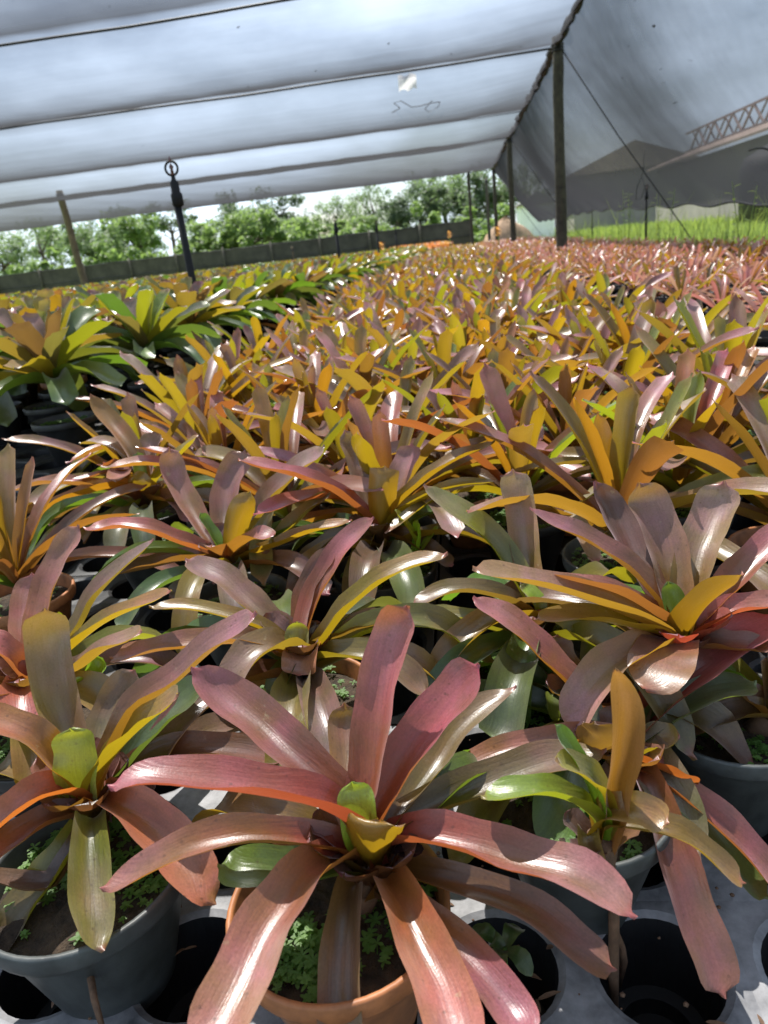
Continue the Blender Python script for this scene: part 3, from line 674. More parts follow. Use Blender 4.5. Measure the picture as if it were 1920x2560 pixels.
def make_kind(style, seed, potkind, nseg=11, nw=4, low=False):
    q = random.Random(seed); k = PlantKind(); k.specs = gen_leaves(q, style); k.pot = potkind; k.style = style
    k.leafme = None; k.seed = seed; k.nseg = nseg; k.nw = nw
    mb = MB()
    for i, (pts, w, kind, roll, tl) in enumerate(k.specs): leaf(mb, pts, w, kind, roll, seed=seed*100+i, nseg=nseg if not low else 6, nw=nw if not low else 2, tipl=tl)
    k.full = mb.mesh('rosette', M_LEAF)
    return k
def split_leaves(k):
    if k.leafme is None:
        k.leafme = []
        for i, (pts, w, kind, roll, tl) in enumerate(k.specs):
            mb = MB(); leaf(mb, pts, w, kind, roll, seed=k.seed*100+i, nseg=14, nw=6, tipl=tl); k.leafme.append(mb.mesh('leaf', M_LEAF))
    return k.leafme
MIDK = [make_kind('mid', 300+i, ('black', 'grey', 'terra', 'black')[i % 4]) for i in range(10)]
LEFTK = [make_kind('left', 400+i, ('terra' if i == 3 else 'black')) for i in range(7)]
PINKK = [make_kind('pink', 500+i, 'black') for i in range(7)]
ORK = [make_kind('orange', 600+i, 'black') for i in range(3)]

def place(k, x, y, rim, rz, s, label, cat, group, near):
    root = empty({'mid': 'bronze_bromeliad', 'left': 'broadleaf_bromeliad', 'pink': 'pink_bromeliad', 'orange': 'orange_bromeliad'}[k.style], (x, y, rim-0.122)) ; root.rotation_euler = (0, 0, rz)
    tag(root, label, cat, group)
    if near == 2:
        proto = split_leaves(k)
        for me in proto:
            o = obj('leaf', me, root, (0, 0, .122)); o.scale = (s,)*3
        p = obj('pot', POT[k.pot], root, (0, 0, .122)); obj('soil', SOILS[1], p); obj('weeds', WEEDS[int(rz*7) % 4], p)['kind'] = 'stuff'
    else:
        o = obj('rosette', k.full, root, (0, 0, .122)); o.scale = (s,)*3
        obj('pot', POT[k.pot], root, (0, 0, .122))
    return root
def stuff(name, label, kinds, spots, cat='plants'):
    mb = MB()
    for (x, y, rim, rz, s, ki) in spots:
        k = kinds[ki]; c, sn = math.cos(rz), math.sin(rz)
        b = MB()
        for i, (pts, w, kind, roll, tl) in enumerate(k.specs):
            if i % 3 == 2 and y > 14: continue
            leaf(b, [Vector((x+(p.x*c-p.y*sn)*s, y+(p.x*sn+p.y*c)*s, rim+p.z*s)) for p in pts], w*s*1.1, kind, roll, seed=k.seed*100+i, nseg=6, nw=2, tipl=tl, hook=False)
        off = len(mb.v); mb.v += b.v; mb.uv += b.uv; mb.pig += b.pig; mb.tr += b.tr
        mb.f += [tuple(i+off for i in f) for f in b.f]; mb.m += b.m
    o = obj(name, mb.mesh(name, M_LEAF)); tag(o, label, cat, kind='stuff'); return o

def bed(x0, x1, y0, y1, sx, sy, jit, q):
    out = []; row = 0; y = y0
    while y < y1:
        x = x0+(sx/2 if row % 2 else 0)
        while x < x1:
            out.append((x+q.uniform(-jit, jit), y+q.uniform(-jit, jit))); x += sx
        y += sy; row += 1
    return out
q = random.Random(11)
NEARLABEL = 'bronze and gold bromeliad packed in the middle bed behind the front plants'
GRP_MID = 'bronze bromeliads packed in the middle bed'
mids = [p for p in bed(-.70, .62, .56, 27.5, .225, .20, .022, q)]
def clear(p, d=.11): return all((p[0]-t[0])**2+(p[1]-t[1])**2 > (.165 if t[1] > .85 and p[1] < t[1]+.05 else d)**2 for t in TRACED)
mids = [p for p in mids if (p[1] > 1.25 or clear(p)) and not (p[1] < .8 and -.75 < p[0] < .3) and not (p[1] > 3 and p[0] > .5) and in_view((p[0], p[1], .3), 1.25)]
mids.sort(key=lambda p: p[1])
for i, (x, y) in enumerate(mids[:285]):
    k = MIDK[q.randrange(len(MIDK))]
    place(k, x, y, RIM+q.uniform(-.01, .02), q.uniform(0, 6.28), q.uniform(1.0, 1.2) if y > 1.4 else q.uniform(.9, 1.1), NEARLABEL, 'potted plant', GRP_MID, 2 if y < 2.3 else 1)
stuff('far_bromeliads', 'far rows of bronze and gold bromeliads merging into one mass in the middle bed', MIDK,
      [(x, y, RIM, q.uniform(0, 6.28), q.uniform(.9, 1.15), q.randrange(len(MIDK))) for x, y in mids[285:]])
# left bed: taller broad leaved plants
lefts = [p for p in bed(-1.04-.25*24, -1.0, 1.75, 27, .25, .245, .035, q) if in_view((p[0], p[1], .5), 1.1)]
lefts.sort(key=lambda p: p[1]-p[0]*.15)
for i, (x, y) in enumerate(lefts[:280]):
    k = LEFTK[q.randrange(len(LEFTK))]
    place(k, x, y, .345, q.uniform(0, 6.28), q.uniform(1.0, 1.14) if y < 3.4 else q.uniform(.92, 1.08), 'tall broad leaved green and gold bromeliad in the left bed across the aisle', 'potted plant', 'broad leaved bromeliads in the left bed', 2 if y < 2.2 else 1)
stuff('far_broad_bromeliads', 'far broad leaved bromeliads massed in the left bed towards the fence', LEFTK,
      [(x, y, .32, q.uniform(0, 6.28), q.uniform(.9, 1.12), q.randrange(len(LEFTK))) for x, y in lefts[280:] if y < 22])
# pink bed on crates at the right
PZ = .30
pinks = [p for p in bed(.80, 2.25, 2.1, 27, .225, .22, .03, q) if in_view((p[0], p[1], .4), 1.1) and p[0] > .86-.010*p[1]]
pinks.sort(key=lambda p: p[1])
for i, (x, y) in enumerate(pinks[:290]):
    k = PINKK[q.randrange(len(PINKK))]
    place(k, x, y, PZ, q.uniform(0, 6.28), q.uniform(.7, .92), 'small salmon pink bromeliad in the raised right hand bed', 'potted plant', 'pink bromeliads in the right bed', 1)
stuff('far_pink_bromeliads', 'far salmon pink bromeliads merging into one mass along the right', PINKK,
      [(x, y, PZ, q.uniform(0, 6.28), q.uniform(.9, 1.1), q.randrange(len(PINKK))) for x, y in pinks[290:]])
for i, (x, y) in enumerate(bed(-2.2, -.3, 25.0, 27, .34, .4, .06, q)):
    place(ORK[i % 3], x, y, .42, q.uniform(0, 6.28), 1.1, 'orange bromeliad in the distant patch before the fence', 'potted plant', 'orange bromeliads at the far end', 1)

# ------------------------------------------------------------------ trays and crates
def tray_mesh(name, nx=3, ny=4, pitch=.13, r=.0495, ztop=0.0, depth=.095):
    mb = MB(); n = 32; hx, hy = nx*pitch/2, ny*pitch/2
    for ix in range(nx):
        for iy in range(ny):
            cx, cy = -hx+(ix+.5)*pitch, -hy+(iy+.5)*pitch; h = pitch/2
            rings = {}
            def ring(rr, z, sq=False):
                out = []
                for k in range(n):
                    a = k*2*math.pi/n; ca, sa = math.cos(a), math.sin(a)
                    if sq:
                        m_ = max(abs(ca), abs(sa)); out.append(mb.vert((cx+ca/m_*h, cy+sa/m_*h, z)))
                    else: out.append(mb.vert((cx+rr*ca, cy+rr*sa, z)))
                return out
            R0 = ring(0, ztop, True); R1 = ring(r+.006, ztop+.0015); R2 = ring(r, ztop-.002); R3 = ring(r*.97, ztop-.03); R4 = ring(r*.86, ztop-depth+.02); R5 = ring(r*.62, ztop-depth+.019); R6 = ring(r*.58, ztop-depth+.003); R7 = ring(.001, ztop-depth+.003)
            for A, B, m in ((R0, R1, 0), (R1, R2, 0), (R2, R3, 1), (R3, R4, 1), (R4, R5, 1), (R5, R6, 1), (R6, R7, 1)):
                for k in range(n): mb.face((A[k], A[(k+1) % n], B[(k+1) % n], B[k]), m)
    # skirt
    b = [(-hx, -hy), (hx, -hy), (hx, hy), (-hx, hy)]
    for i in range(4):
        p, qq = b[i], b[(i+1) % 4]
        v = [mb.vert((*p, ztop)), mb.vert((*qq, ztop)), mb.vert((*qq, ztop-.05)), mb.vert((*p, ztop-.05))]
        mb.face(v, 0)
    return mb.mesh(name, [M_TRAY, M_TRAYIN], smooth=False)
TM = tray_mesh('pot_tray')
TMD = TM.copy(); TMD.materials[0] = M_BLACKPOT  # near-black copy: foliage shade painted in under the middle bed, plain black at left
mbk = MB(); mbk.v = []
# the tray grid is set so that its empty holes fall where the front ones are seen
hole = at_z(1650, 2425, .10)
px, py = 3*.13+.004, 4*.13+.004
ox, oy = hole.x-.13*0, hole.y+.13*.5
for ix in range(-2, 3):
    for iy in range(-1, 8):
        c = (ox+ix*px, oy+iy*py, .10)
        if not (in_view((c[0], c[1], .1), 1.35)) and iy > 0: continue
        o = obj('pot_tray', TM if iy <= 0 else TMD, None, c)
        if ix == 0 and iy == 0: tag(o, 'grey pot tray at the bottom right with open empty holes', 'tray')
        elif iy <= 0: tag(o, 'dusty grey pot tray at the front beside the one with open holes', 'tray', 'front pot trays')
        else: tag(o, 'pot tray under the packed middle bed, foliage shade painted into its colour', 'tray', 'pot trays under the middle bed')
# crates below the pink bed
def crate():
    mb = MB(); w, d, h, t = .25, .19, .195, .012
    for s in (-1, 1):
        mb.box((s*w-t/2, -d, 0), (s*w+t/2, d, h)); mb.box((-w+t/2, s*d-t/2, 0), (w-t/2, s*d+t/2, h))
        mb.box((s*(w+.01)-.012, -d-.012, h-.03), (s*(w+.01)+.012, d+.012, h+.002)); mb.box((-w+.02, s*(d+.008)-.01, h-.028), (w-.02, s*(d+.008)+.01, h))
        for k in range(-3, 4): mb.box((k*w/3.6-.006, s*(d+.011)-.004, .01), (k*w/3.6+.006, s*(d+.011)+.004, h-.03))
    mb.box((-w+t/2, -d+t/2, .004), (w-t/2, d-t/2, .016))
    return mb.mesh('crate', M_BLACKPOT, smooth=False)
CR = crate()
i = 0
for iy in range(14):
    for ix in range(3):
        o = obj('crate', CR, None, (1.06+ix*.535, 2.15+iy*.41, 0.004)); o.scale = (1, 1, 1.3); tag(o, 'black plastic crate under the salmon pink bromeliads', 'crate', 'black crates under the pink bed')
# left bed trays
for iy in range(6):
    for ix in range(4):
        c = (-1.20-ix*px, 1.5+iy*py, .236)
        if in_view((c[0], c[1], .2), 1.3):
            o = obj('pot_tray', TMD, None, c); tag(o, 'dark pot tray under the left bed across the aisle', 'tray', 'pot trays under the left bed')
            o = obj('crate', CR, None, (c[0], c[1], .004)); o.scale = (.72, 1.2, .69); tag(o, 'black crate carrying a pot tray of the left bed', 'crate', 'crates under the left bed')

# seedling in the empty hole, a dry stick
s0 = at_z(1262, 2375, .13)
rt = empty('seedling', (s0.x, s0.y, .03)); tag(rt, 'dark green seedling with four leaves growing from an empty tray hole', 'seedling')
mb = MB(); mb.tube([(0, 0, -.02), (0, 0, .05), (0, 0, .102)], .0018, 6); obj('stem', mb.mesh('stem', M_WEED), rt)
for tx, ty in ((1170, 2325), (1300, 2318), (1235, 2440), (1330, 2440), (1215, 2365)):
    tp = at_z(tx, ty, .125)-rt.location; b = Vector((0, 0, .10)); mid = b.lerp(tp, .5)+Vector((0, 0, .008))
    mb = MB(); leaf(mb, [b, mid, tp], .017, 'dkgreen', seed=tx, nseg=10, nw=4, tipl=.5, base=.3, cup=.15, hook=False); obj('leaf', mb.mesh('leaf', M_LEAF), rt)
mb = MB(); a = at_z(1540, 2330, .125); b = at_z(1560, 2405, .085)
mb.tube([a+Vector((-.004, .01, .04)), a, a.lerp(b, .5)+Vector((.002, 0, 0)), b, b+Vector((-.003, .002, -.03))], [.0022, .0026, .0024, .0034, .002], 6)
tag(obj('dry_stick', mb.mesh('dry_stick', M_STALK)), 'short dry brown stalk standing in an empty tray hole', 'stick')

q = random.Random(31); mb = MB()
for _ in range(420):
    x, y = q.uniform(-.55, .5), q.uniform(.28, .75); z = .1035
    if q.random() < .75:
        r0 = q.uniform(.0008, .0026); ang = q.uniform(0, 3); mb.lathe([(.0002, -r0*.3), (r0, r0*.2), (r0*.6, r0*.9), (.0002, r0)], 5, 0, (x, y, z))
    else:
        d = Vector((q.uniform(-1, 1), q.uniform(-1, 1), 0)).normalized(); leaflet(mb, Vector((x, y, z+.001)), d, Vector((0, 0, 1)), q.uniform(.006, .022), q.uniform(.002, .005))
tag(obj('soil_crumbs', mb.mesh('soil_crumbs', M_STALK)), 'crumbs of soil and dead leaf bits on the front trays', 'crumbs', kind='stuff')
# ------------------------------------------------------------------ ground
def sheet(name, x0, x1, y0, y1, z, m):
    mb = MB(); mb.face([mb.vert(p) for p in ((x0, y0, z), (x1, y0, z), (x1, y1, z), (x0, y1, z))]); o = obj(name, mb.mesh(name, m)); o['kind'] = 'structure'; return o
sheet('ground', -500, 500, -100, 900, 0, M_GRASSGROUND)
sheet('ground_cover', -9.2, 2.7, -3, 29, .004, M_MAT)
def grass(name, label, region, n, h, seed, wd=.012):
    q = random.Random(seed); mb = MB()
    x0, x1, y0, y1 = region
    cl = [(q.uniform(x0, x1), y0+(y1-y0)*q.random()**1.4, q.uniform(.6, 1.3)) for _ in range(max(10, n//45))]
    for _ in range(n):
        cx, cy, s = q.choice(cl); x = cx+q.gauss(0, .22); y = cy+q.gauss(0, .22)
        a = q.uniform(0, 6.28); hh = h*s*q.uniform(.5, 1.2); d = Vector((math.cos(a), math.sin(a), 0)); sd = Vector((-d.y, d.x, 0))*wd*.5
        p = Vector((x, y, 0)); lean = q.uniform(.1, .6)*hh
        b0, b1 = mb.vert(p-sd), mb.vert(p+sd); m_ = p+d*lean*.35+Vector((0, 0, hh*.6))
        c0, c1 = mb.vert(m_-sd*.8), mb.vert(m_+sd*.8); t = mb.vert(p+d*lean+Vector((0, 0, hh)))
        mb.face((b0, b1, c1, c0)); mb.face((c0, c1, t))
    o = obj(name, mb.mesh(name, M_BLADE)); tag(o, label, 'grass', kind='stuff'); return o
grass('grass', 'bright green grass along the foot of the side net at right', (2.4, 9, 3.5, 26), 26000, .26, 5)
grass('far_grass', 'sunlit lawn grass beyond the side net', (2.4, 16, 24, 60), 14000, .35, 6, .03)
grass('edge_grass', 'tall thin grass growing along the pink bed edge', (1.9, 3.4, 6, 24), 2200, .6, 8, .009)
def weed_plant(x, y, h, seed, label):
    q = random.Random(seed); rt = empty('tall_weed', (x, y, 0)); tag(rt, label, 'weed')
    mb = MB(); lf = MB()
    for s in range(q.choice((2, 3))):
        a = q.uniform(0, 6.28); top = Vector((math.cos(a)*.12*h, math.sin(a)*.12*h, h*q.uniform(.75, 1)))
        pts = [Vector((0, 0, 0)), top*.5+Vector((q.uniform(-.02, .02), 0, 0)), top]
        mb.tube(pts, [.006, .004, .002], 5)
        for k in range(14):
            t = .25+.75*k/14; p = pts[0].lerp(pts[2], t); b = q.uniform(0, 6.28)
            leaflet(lf, p, Vector((math.cos(b), math.sin(b), q.uniform(.1, .7))).normalized(), Vector((0, 0, 1)), h*.11*(1.25-.6*t), h*.03)
    obj('stem', mb.mesh('stem', M_BLADE), rt); obj('foliage', lf.mesh('foliage', M_BLADE), rt)
weed_plant(2.35, 5.6, 1.15, 1, 'tallest leafy weed in front of the side net near the right edge')
weed_plant(2.2, 6.2, .95, 2, 'leafy weed with drooping leaves left of the tallest weed')
weed_plant(2.55, 5.3, 1.0, 3, 'weed at the very right edge in front of the side net')
weed_plant(2.15, 8.4, .95, 4, 'weed beside the black riser in front of the side net')
weed_plant(2.3, 10.8, 1.05, 5, 'thin weed behind the nearest post on the right')
weed_plant(2.0, 13.5, .95, 6, 'far weed between the two right hand posts')

# ------------------------------------------------------------------ shade house
EX, EZ = 1.27, 2.6
YW = [-3.0, 1.6, 6.65, 9.75, 14.2, 17.7, 25.4]
LX = -24.0
POSTY = [9.6, 17.7, 25.4]
def roof_z(x, y):
    for a, b in zip(YW, YW[1:]):
        if a <= y <= b:
            t = (y-a)/(b-a); s = {1.6: .05, 6.65: .06, 9.75: .055, 14.2: .075, 17.7: .03}.get(a, .04)*(b-a)
            ex = min(1, max(0, (EX-x)/1.2))
            return EZ-s*4*t*(1-t)*(0.35+.65*ex)
    return EZ
mb = MB(); NX, q = 70, random.Random(3); ys = []
for a, b in zip(YW, YW[1:]): ys += [a+(b-a)*k/14 for k in range(14)]
ys.append(YW[-1]); rows = []
for y in ys:
    rows.append([mb.vert((LX+(EX-LX)*i/NX, y, roof_z(LX+(EX-LX)*i/NX, y)+.012*math.sin(i*2.1+y*5)*math.sin(i*.7-y*3)), (i, y)) for i in range(NX+1)])
for a, b in zip(rows, rows[1:]):
    for i in range(NX): mb.face((a[i], a[i+1], b[i+1], b[i]))
roof = obj('roof_net', mb.mesh('roof_net', M_NET)); tag(roof, 'grey shade cloth roof sagging between wires over the beds', 'shade net')
def wire(name, pts, r, label, group=None, cat='wire', m=None):
    mb = MB(); mb.tube(pts, r, 6); o = obj(name, mb.mesh(name, m or M_WIRE)); tag(o, label, cat, group); return o
for y, r, lab in ((6.65, .011, 'nearest dark roof wire crossing the top left corner'), (9.75, .013, 'thick dark roof wire ending at the nearest post'), (14.2, .006, 'faint thin roof wire beyond the loose string'), (17.7, .009, 'roof wire ending at the second post'), (25.4, .012, 'farthest roof wire along the end of the net')):
    wire('roof_wire', [(LX+(EX-LX)*k/40, y, EZ-.018-.02*abs(math.sin(math.pi*k/10))*(1+.3*math.sin(k*1.7))) for k in range(41)], r, lab)
# eave rope, lumpy where the net is laced to it
q = random.Random(5); pts = []; rr = []
for k in range(181):
    y = -3+28.4*k/180; near = min(abs(y-p) for p in POSTY+[1.6])
    pts.append((EX+q.uniform(-.02, .02), y, EZ-.03*math.sin(math.pi*min(1, near/4))+q.uniform(-.012, .012))); rr.append(q.uniform(.025, .065))
mb = MB(); mb.tube(pts, rr, 6); tag(obj('eave_rope', mb.mesh('eave_rope', M_WIRE)), 'knotted dark edge rope where roof net and side net are laced', 'rope')
# posts
def post(x, y, r, top, label, m=M_POST, lean=0.0):
    q = random.Random(int(y*10)); rt = empty('post', (x, y, 0)); tag(rt, label, 'post')
    mb = MB(); n = 9
    mb.tube([(lean*k/n+q.uniform(-.006, .006), q.uniform(-.006, .006), top*k/n) for k in range(n+1)], [r*(1.08-.12*k/n)*q.uniform(.96, 1.04) for k in range(n+1)], 10)
    obj('pole', mb.mesh('pole', m), rt)
    mb = MB(); 
    for k in range(3): mb.lathe([(r*.98, -.012), (r*1.18, -.006), (r*1.18, .006), (r*.98, .012)], 10, 0, (lean, 0, top-.08-.03*k))
    obj('wire_lashing', mb.mesh('wire_lashing', M_WIRE), rt)
post(EX, 9.6, .062, 2.66, 'nearest dark wooden post holding the net corner at right')
post(EX, 17.7, .06, 2.64, 'second dark post along the right eave')
post(EX+.03, 25.4, .055, 2.62, 'third dark post at the far end of the right eave')
post(.5, 25.4, .05, 2.6, 'thin post at the far end left of the right eave')
post(1.15, 27.6, .05, 2.5, 'slender pole beside the tan earth mound')
post(-8.35, 16.3, .075, 2.55, 'pale leaning wooden post at the far left under the roof', M_WOOD, -.1)
post(-5.2, 24.0, .03, .98, 'short pale stake before the grey fence', M_WOOD)
# side net: slopes outward from the eave, hangs on the cables at the posts
BX, BZ = 2.62, .66
def side_p(y, t):
    near = min(abs(y-p) for p in POSTY+[1.6])
    sag = min(1, near/3.5); sag = sag*sag*(3-2*sag)
    x = EX+(BX-EX)*t; z = EZ+(BZ-EZ)*t
    ins = .24*sag*math.sin(math.pi*min(1, t*.95))
    x -= ins*.8; z -= ins*.35
    if t > .9: z += .02*math.sin(y*4.3)
    bz = (.87-.64)*(y-6)/9
    return Vector((x+.0025*math.sin(y*9+t*14), y, z+max(-.25, min(.22, bz))*t*t))
mb = MB(); ys = [-3+28.4*k/150 for k in range(151)]; NT = 18; rows = []
for y in ys: rows.append([mb.vert(side_p(y, k/NT), (y, k)) for k in range(NT+1)])
for a, b in zip(rows, rows[1:]):
    for i in range(NT): mb.face((a[i], a[i+1], b[i+1], b[i]))
tag(obj('side_net', mb.mesh('side_net', M_SIDENET)), 'translucent grey side net sloping from the eave to knee height at right', 'shade net')
mb = MB(); mb.tube([side_p(y, 1)+Vector((0, 0, -.005)) for y in ys], .012, 5); tag(obj('hem_rope', mb.mesh('hem_rope', M_WIRE)), 'dark hem rope along the lower edge of the side net', 'rope')
for y, lab in ((9.6, 'guy cable from the nearest post down over the side net'), (17.7, 'guy cable from the second post down the side net'), (25.4, 'guy cable from the far end post')):
    wire('guy_cable', [(EX, y, 2.6), (EX+(BX-EX)*.5-.02, y, EZ+(BZ-EZ)*.5-.03), (BX-.03, y, BZ+.0), (3.05, y, 0)], .0075, lab, cat='cable')
# rope lump and hoop hanging on the lower part of the net
wire('cable_hoop', [at_y(1900+70*math.cos(a), 445+75*math.sin(a), 5.2) for a in [k*.28-2.0 for k in range(13)]], .006, 'thin dark wire hoop behind the weeds at the right edge')
wire('hanging_string', [at_y(u, v, 9.2) for u, v in ((1612, 370), (1608, 430), (1592, 470), (1590, 500), (1604, 495), (1612, 470), (1606, 445))], .004, 'looped loose string hanging on the side net by the guy cable', cat='string')
# loose wire and white scrap on the roof
sq = [(980,282),(1000,270),(985,258),(1002,252),(1018,262),(1030,268),(1050,265),(1075,258),(1100,255),(1095,268),(1072,280),(1062,272),(1080,252)]
wire('loose_string', [at_z(u, v, 2.50+.01*math.sin(i)) for i, (u, v) in enumerate(sq)], .006, 'tangled loose string hanging below the roof net near the centre', cat='string')
c = at_z(1018, 196, 2.55); mb = MB(); q = random.Random(4)
g = [[mb.vert(c+Vector((-.11+.22*i/6, -.05+.02*math.sin(i+j), .03-.16*j/5+.015*math.sin(i*1.9+j)))) for i in range(7)] for j in range(6)]
for j in range(5):
    for i in range(6): mb.face((g[j][i], g[j][i+1], g[j+1][i+1], g[j+1][i]))
tag(obj('plastic_scrap', mb.mesh('plastic_scrap', M_SCRAP)), 'small white plastic scrap hanging from the thick roof wire', 'scrap')
mb = MB(); q = random.Random(9)
for _ in range(46):
    if q.random() < .5:
        x, y = q.uniform(-5, 1.1), q.uniform(4, 13); p = Vector((x, y, roof_z(x, y)+.016))
    else: p = side_p(q.uniform(3.5, 12), q.uniform(.05, .6))+Vector((.012, 0, .012))
    leaflet(mb, p, Vector((q.uniform(-1, 1), q.uniform(-1, 1), 0)).normalized(), Vector((0, 0, 1)), q.uniform(.02, .05), q.uniform(.015, .03))
tag(obj('leaf_litter', mb.mesh('leaf_litter', M_DEBRIS)), 'small dead leaf bits lying on top of the shade nets', 'leaf litter', kind='stuff')
# sprinkler risers
def riser(x, y, h, label, r=.0145, head=True):
    rt = empty('sprinkler_riser', (x, y, 0)); tag(rt, label, 'sprinkler', 'black sprinkler risers')
    mb = MB(); mb.tube([(0, 0, 0), (0, 0, h*.5), (-.004, 0, h-.14)], r, 12); obj('pipe', mb.mesh('pipe', M_BLACKPIPE), rt)
    mb = MB(); mb.lathe([(r*.9, h-.16), (r*1.5, h-.155), (r*1.5, h-.115), (r*1.15, h-.11), (r*1.15, h-.075), (r*.6, h-.065), (r*.5, h-.05), (.001, h-.05)], 14); obj('fitting', mb.mesh('fitting', M_BLACKPIPE), rt)
    if head:
        mb = MB(); n = 22; R = .024
        mb.tube([(R*math.cos(a*6.2832/n), 0, h-.026+R*math.sin(a*6.2832/n)) for a in range(n+1)], .0045, 6); obj('sprinkler_ring', mb.mesh('sprinkler_ring', M_BLACKPIPE), rt)
        mb = MB(); mb.lathe([(.001, h-.05), (.007, h-.048), (.005, h-.03), (.009, h-.02), (.002, h-.01), (.001, h-.008)], 10); mb.lathe([(.001, h+.016), (.006, h), (.005, h-.004), (.001, h-.004)], 10); obj('nozzle', mb.mesh('nozzle', simple('red_nozzle', (.12, .05, .05), .5)), rt)
_t = at_y(425, 402, 2.9); riser(_t.x, 2.9, _t.z, 'nearest black sprinkler riser with a ring head standing in the left aisle')
_t = at_y(836, 540, 7.6); riser(_t.x, 7.6, _t.z, 'second black riser in the aisle beyond the nearest one')
_t = at_y(940, 552, 11.4); riser(_t.x, 11.4, _t.z, 'third black riser in the aisle, small and dark')
riser(-1.25, 16, 1.05, 'faint far riser in the aisle before the fence')
_t = at_y(1617, 462, 9.7); riser(_t.x, 9.7, _t.z, 'black riser in the grass before the side net')
riser(2.9, 17, 1.05, 'short far riser right of the nearest post')
riser(2.75, 22, 1.05, 'far riser between nearest post and the earth mound')

# ------------------------------------------------------------------ fence, mound, buildings
FY = 31.0; rt = empty('fence', (-9.5, FY, 0)); tag(rt, 'long low grey shade cloth fence closing the far end of the beds', 'fence')
mb = MB(); n = 70; rows = []
for i in range(n+1):
    x = -12.5+22.6*i/n; row = []
    for j in range(5): row.append(mb.vert((x, .02*math.sin(i*1.1+j), .03+(1.24+.03*math.sin(i*.6))*j/4)))
    rows.append(row)
for a, b in zip(rows, rows[1:]):
    for j in range(4): mb.face((a[j], a[j+1], b[j+1], b[j]))
sol = obj('cloth', mb.mesh('cloth', M_FENCECLOTH), rt)
for i in range(12):
    mb = MB(); mb.tube([(0, 0, 0), (0, 0, 1.36)], .04, 8); obj('fence_post', mb.mesh('fence_post', M_WOOD if i == 11 else M_POST), rt, (-12.4+22.5*i/11, -.07, 0))
for z in (1.26, .7):
    mb = MB(); mb.tube([(-12.5, -.03, z), (0, -.03, z-.02), (10.1, -.03, z)], .012, 5); obj('rail', mb.mesh('rail', M_WIRE), rt)
mb = MB(); q = random.Random(21); rings = []
for j in range(9):
    rr = 1-(j/8)**1.6; rings.append([mb.vert(((1.15+.2*math.sin(k*1.3))*rr*math.cos(k*.3927)+q.uniform(-.06, .06), .8*rr*math.sin(k*.3927)+q.uniform(-.06, .06), 1.25*j/8+q.uniform(-.04, .04))) for k in range(16)])
for a, b in zip(rings, rings[1:]):
    for k in range(16): mb.face((a[k], a[(k+1) % 16], b[(k+1) % 16], b[k]))
mb.face(rings[-1])
tag(obj('earth_mound', mb.mesh('earth_mound', M_MOUND), None, (1.85, 29.2, 0)), 'tan earth mound beyond the far end of the beds', 'mound')
def flower(u, v, y, label):
    p = at_y(u, v, y); rt = empty('flowering_bromeliad', (p.x, p.y, 0)); tag(rt, label, 'flower')
    mb = MB(); mb.tube([(0, 0, .2), (0, 0, p.z)], .012, 6); obj('stem', mb.mesh('stem', M_WEED), rt)
    mb = MB(); q = random.Random(int(u))
    for k in range(16):
        a = k*2.4; leaflet(mb, Vector((0, 0, p.z-.08+.012*k)), Vector((math.cos(a), math.sin(a), .8)).normalized(), Vector((0, 0, 1)), .12, .05)
    obj('flower_head', mb.mesh('flower_head', M_YELLOW), rt)
flower(1246, 583, 18, 'yellow flower spike below the second post')
flower(1124, 590, 23, 'yellow orange flower spike left of the earth mound')
flower(955, 622, 17, 'small yellow flower right of the second riser')
# long open shed with lattice girder, seen through the side net
rt = empty('shed', (12, 24, 0)); tag(rt, 'long brown roofed shed with a lattice girder seen through the side net', 'shed')
mb = MB(); mb.box((0, -16, 0), (.2, 24.4, 3.1)); mb.box((.2, 24.2, 0), (6.8, 24.4, 3.1)); obj('wall', mb.mesh('wall', M_WALLB, False), rt)
mb = MB()
v = [mb.vert(p) for p in ((-.5, -16.5, 3.12), (-.5, 24.8, 3.12), (2.2, 24.8, 3.92), (2.2, -16.5, 3.92), (-.5, -16.5, 3.22), (-.5, 24.8, 3.22), (2.2, 24.8, 4.02), (2.2, -16.5, 4.02))]
for f in ((3, 2, 1, 0), (4, 5, 6, 7), (0, 1, 5, 4), (1, 2, 6, 5), (2, 3, 7, 6), (3, 0, 4, 7)): mb.face([v[i] for i in f])
obj('roof', mb.mesh('roof', M_ROOFB, False), rt)
mb = MB(); x, z0, z1 = 2.35, 4.1, 5.1
mb.bar((x, -16, z1), (x, 27, z1), .10); mb.bar((x, -16, z0), (x, 27, z0), .10)
k = -16.0
while k < 25:
    mb.bar((x, k, z0), (x, k+1.4, z1), .09); mb.bar((x, k+1.4, z1), (x, k+2.8, z0), .09); mb.bar((x+.11, k, z1), (x+.11, k+1.4, z0), .07); mb.bar((x+.11, k+1.4, z0), (x+.11, k+2.8, z1), .07); k += 2.8
obj('lattice_girder', mb.mesh('lattice_girder', M_STEEL, False), rt)
mb = MB(); mb.lathe([(.001, 0), (1.15, 0), (1.2, 1.6), (1.1, 1.9), (.35, 2.3), (.3, 2.45), (.001, 2.45)], 24); tag(obj('water_tank', mb.mesh('water_tank', M_DARKOPEN), None, (9.4, 23.6, 0)), 'dark tank standing before the long shed', 'tank')
rt = empty('barn', (13.2, 60, 0)); tag(rt, 'low gabled barn with a brown roof behind the net at right', 'barn')
mb = MB(); mb.box((-4.3, 0, 0), (4.3, 9, 4.05)); obj('wall', mb.mesh('wall', M_WALLB, False), rt)
mb = MB(); v = [mb.vert(p) for p in ((-5, -.5, 4.0), (0, -.5, 5.9), (5, -.5, 4.1), (-5, 9.5, 4.0), (0, 9.5, 5.9), (5, 9.5, 4.1))]
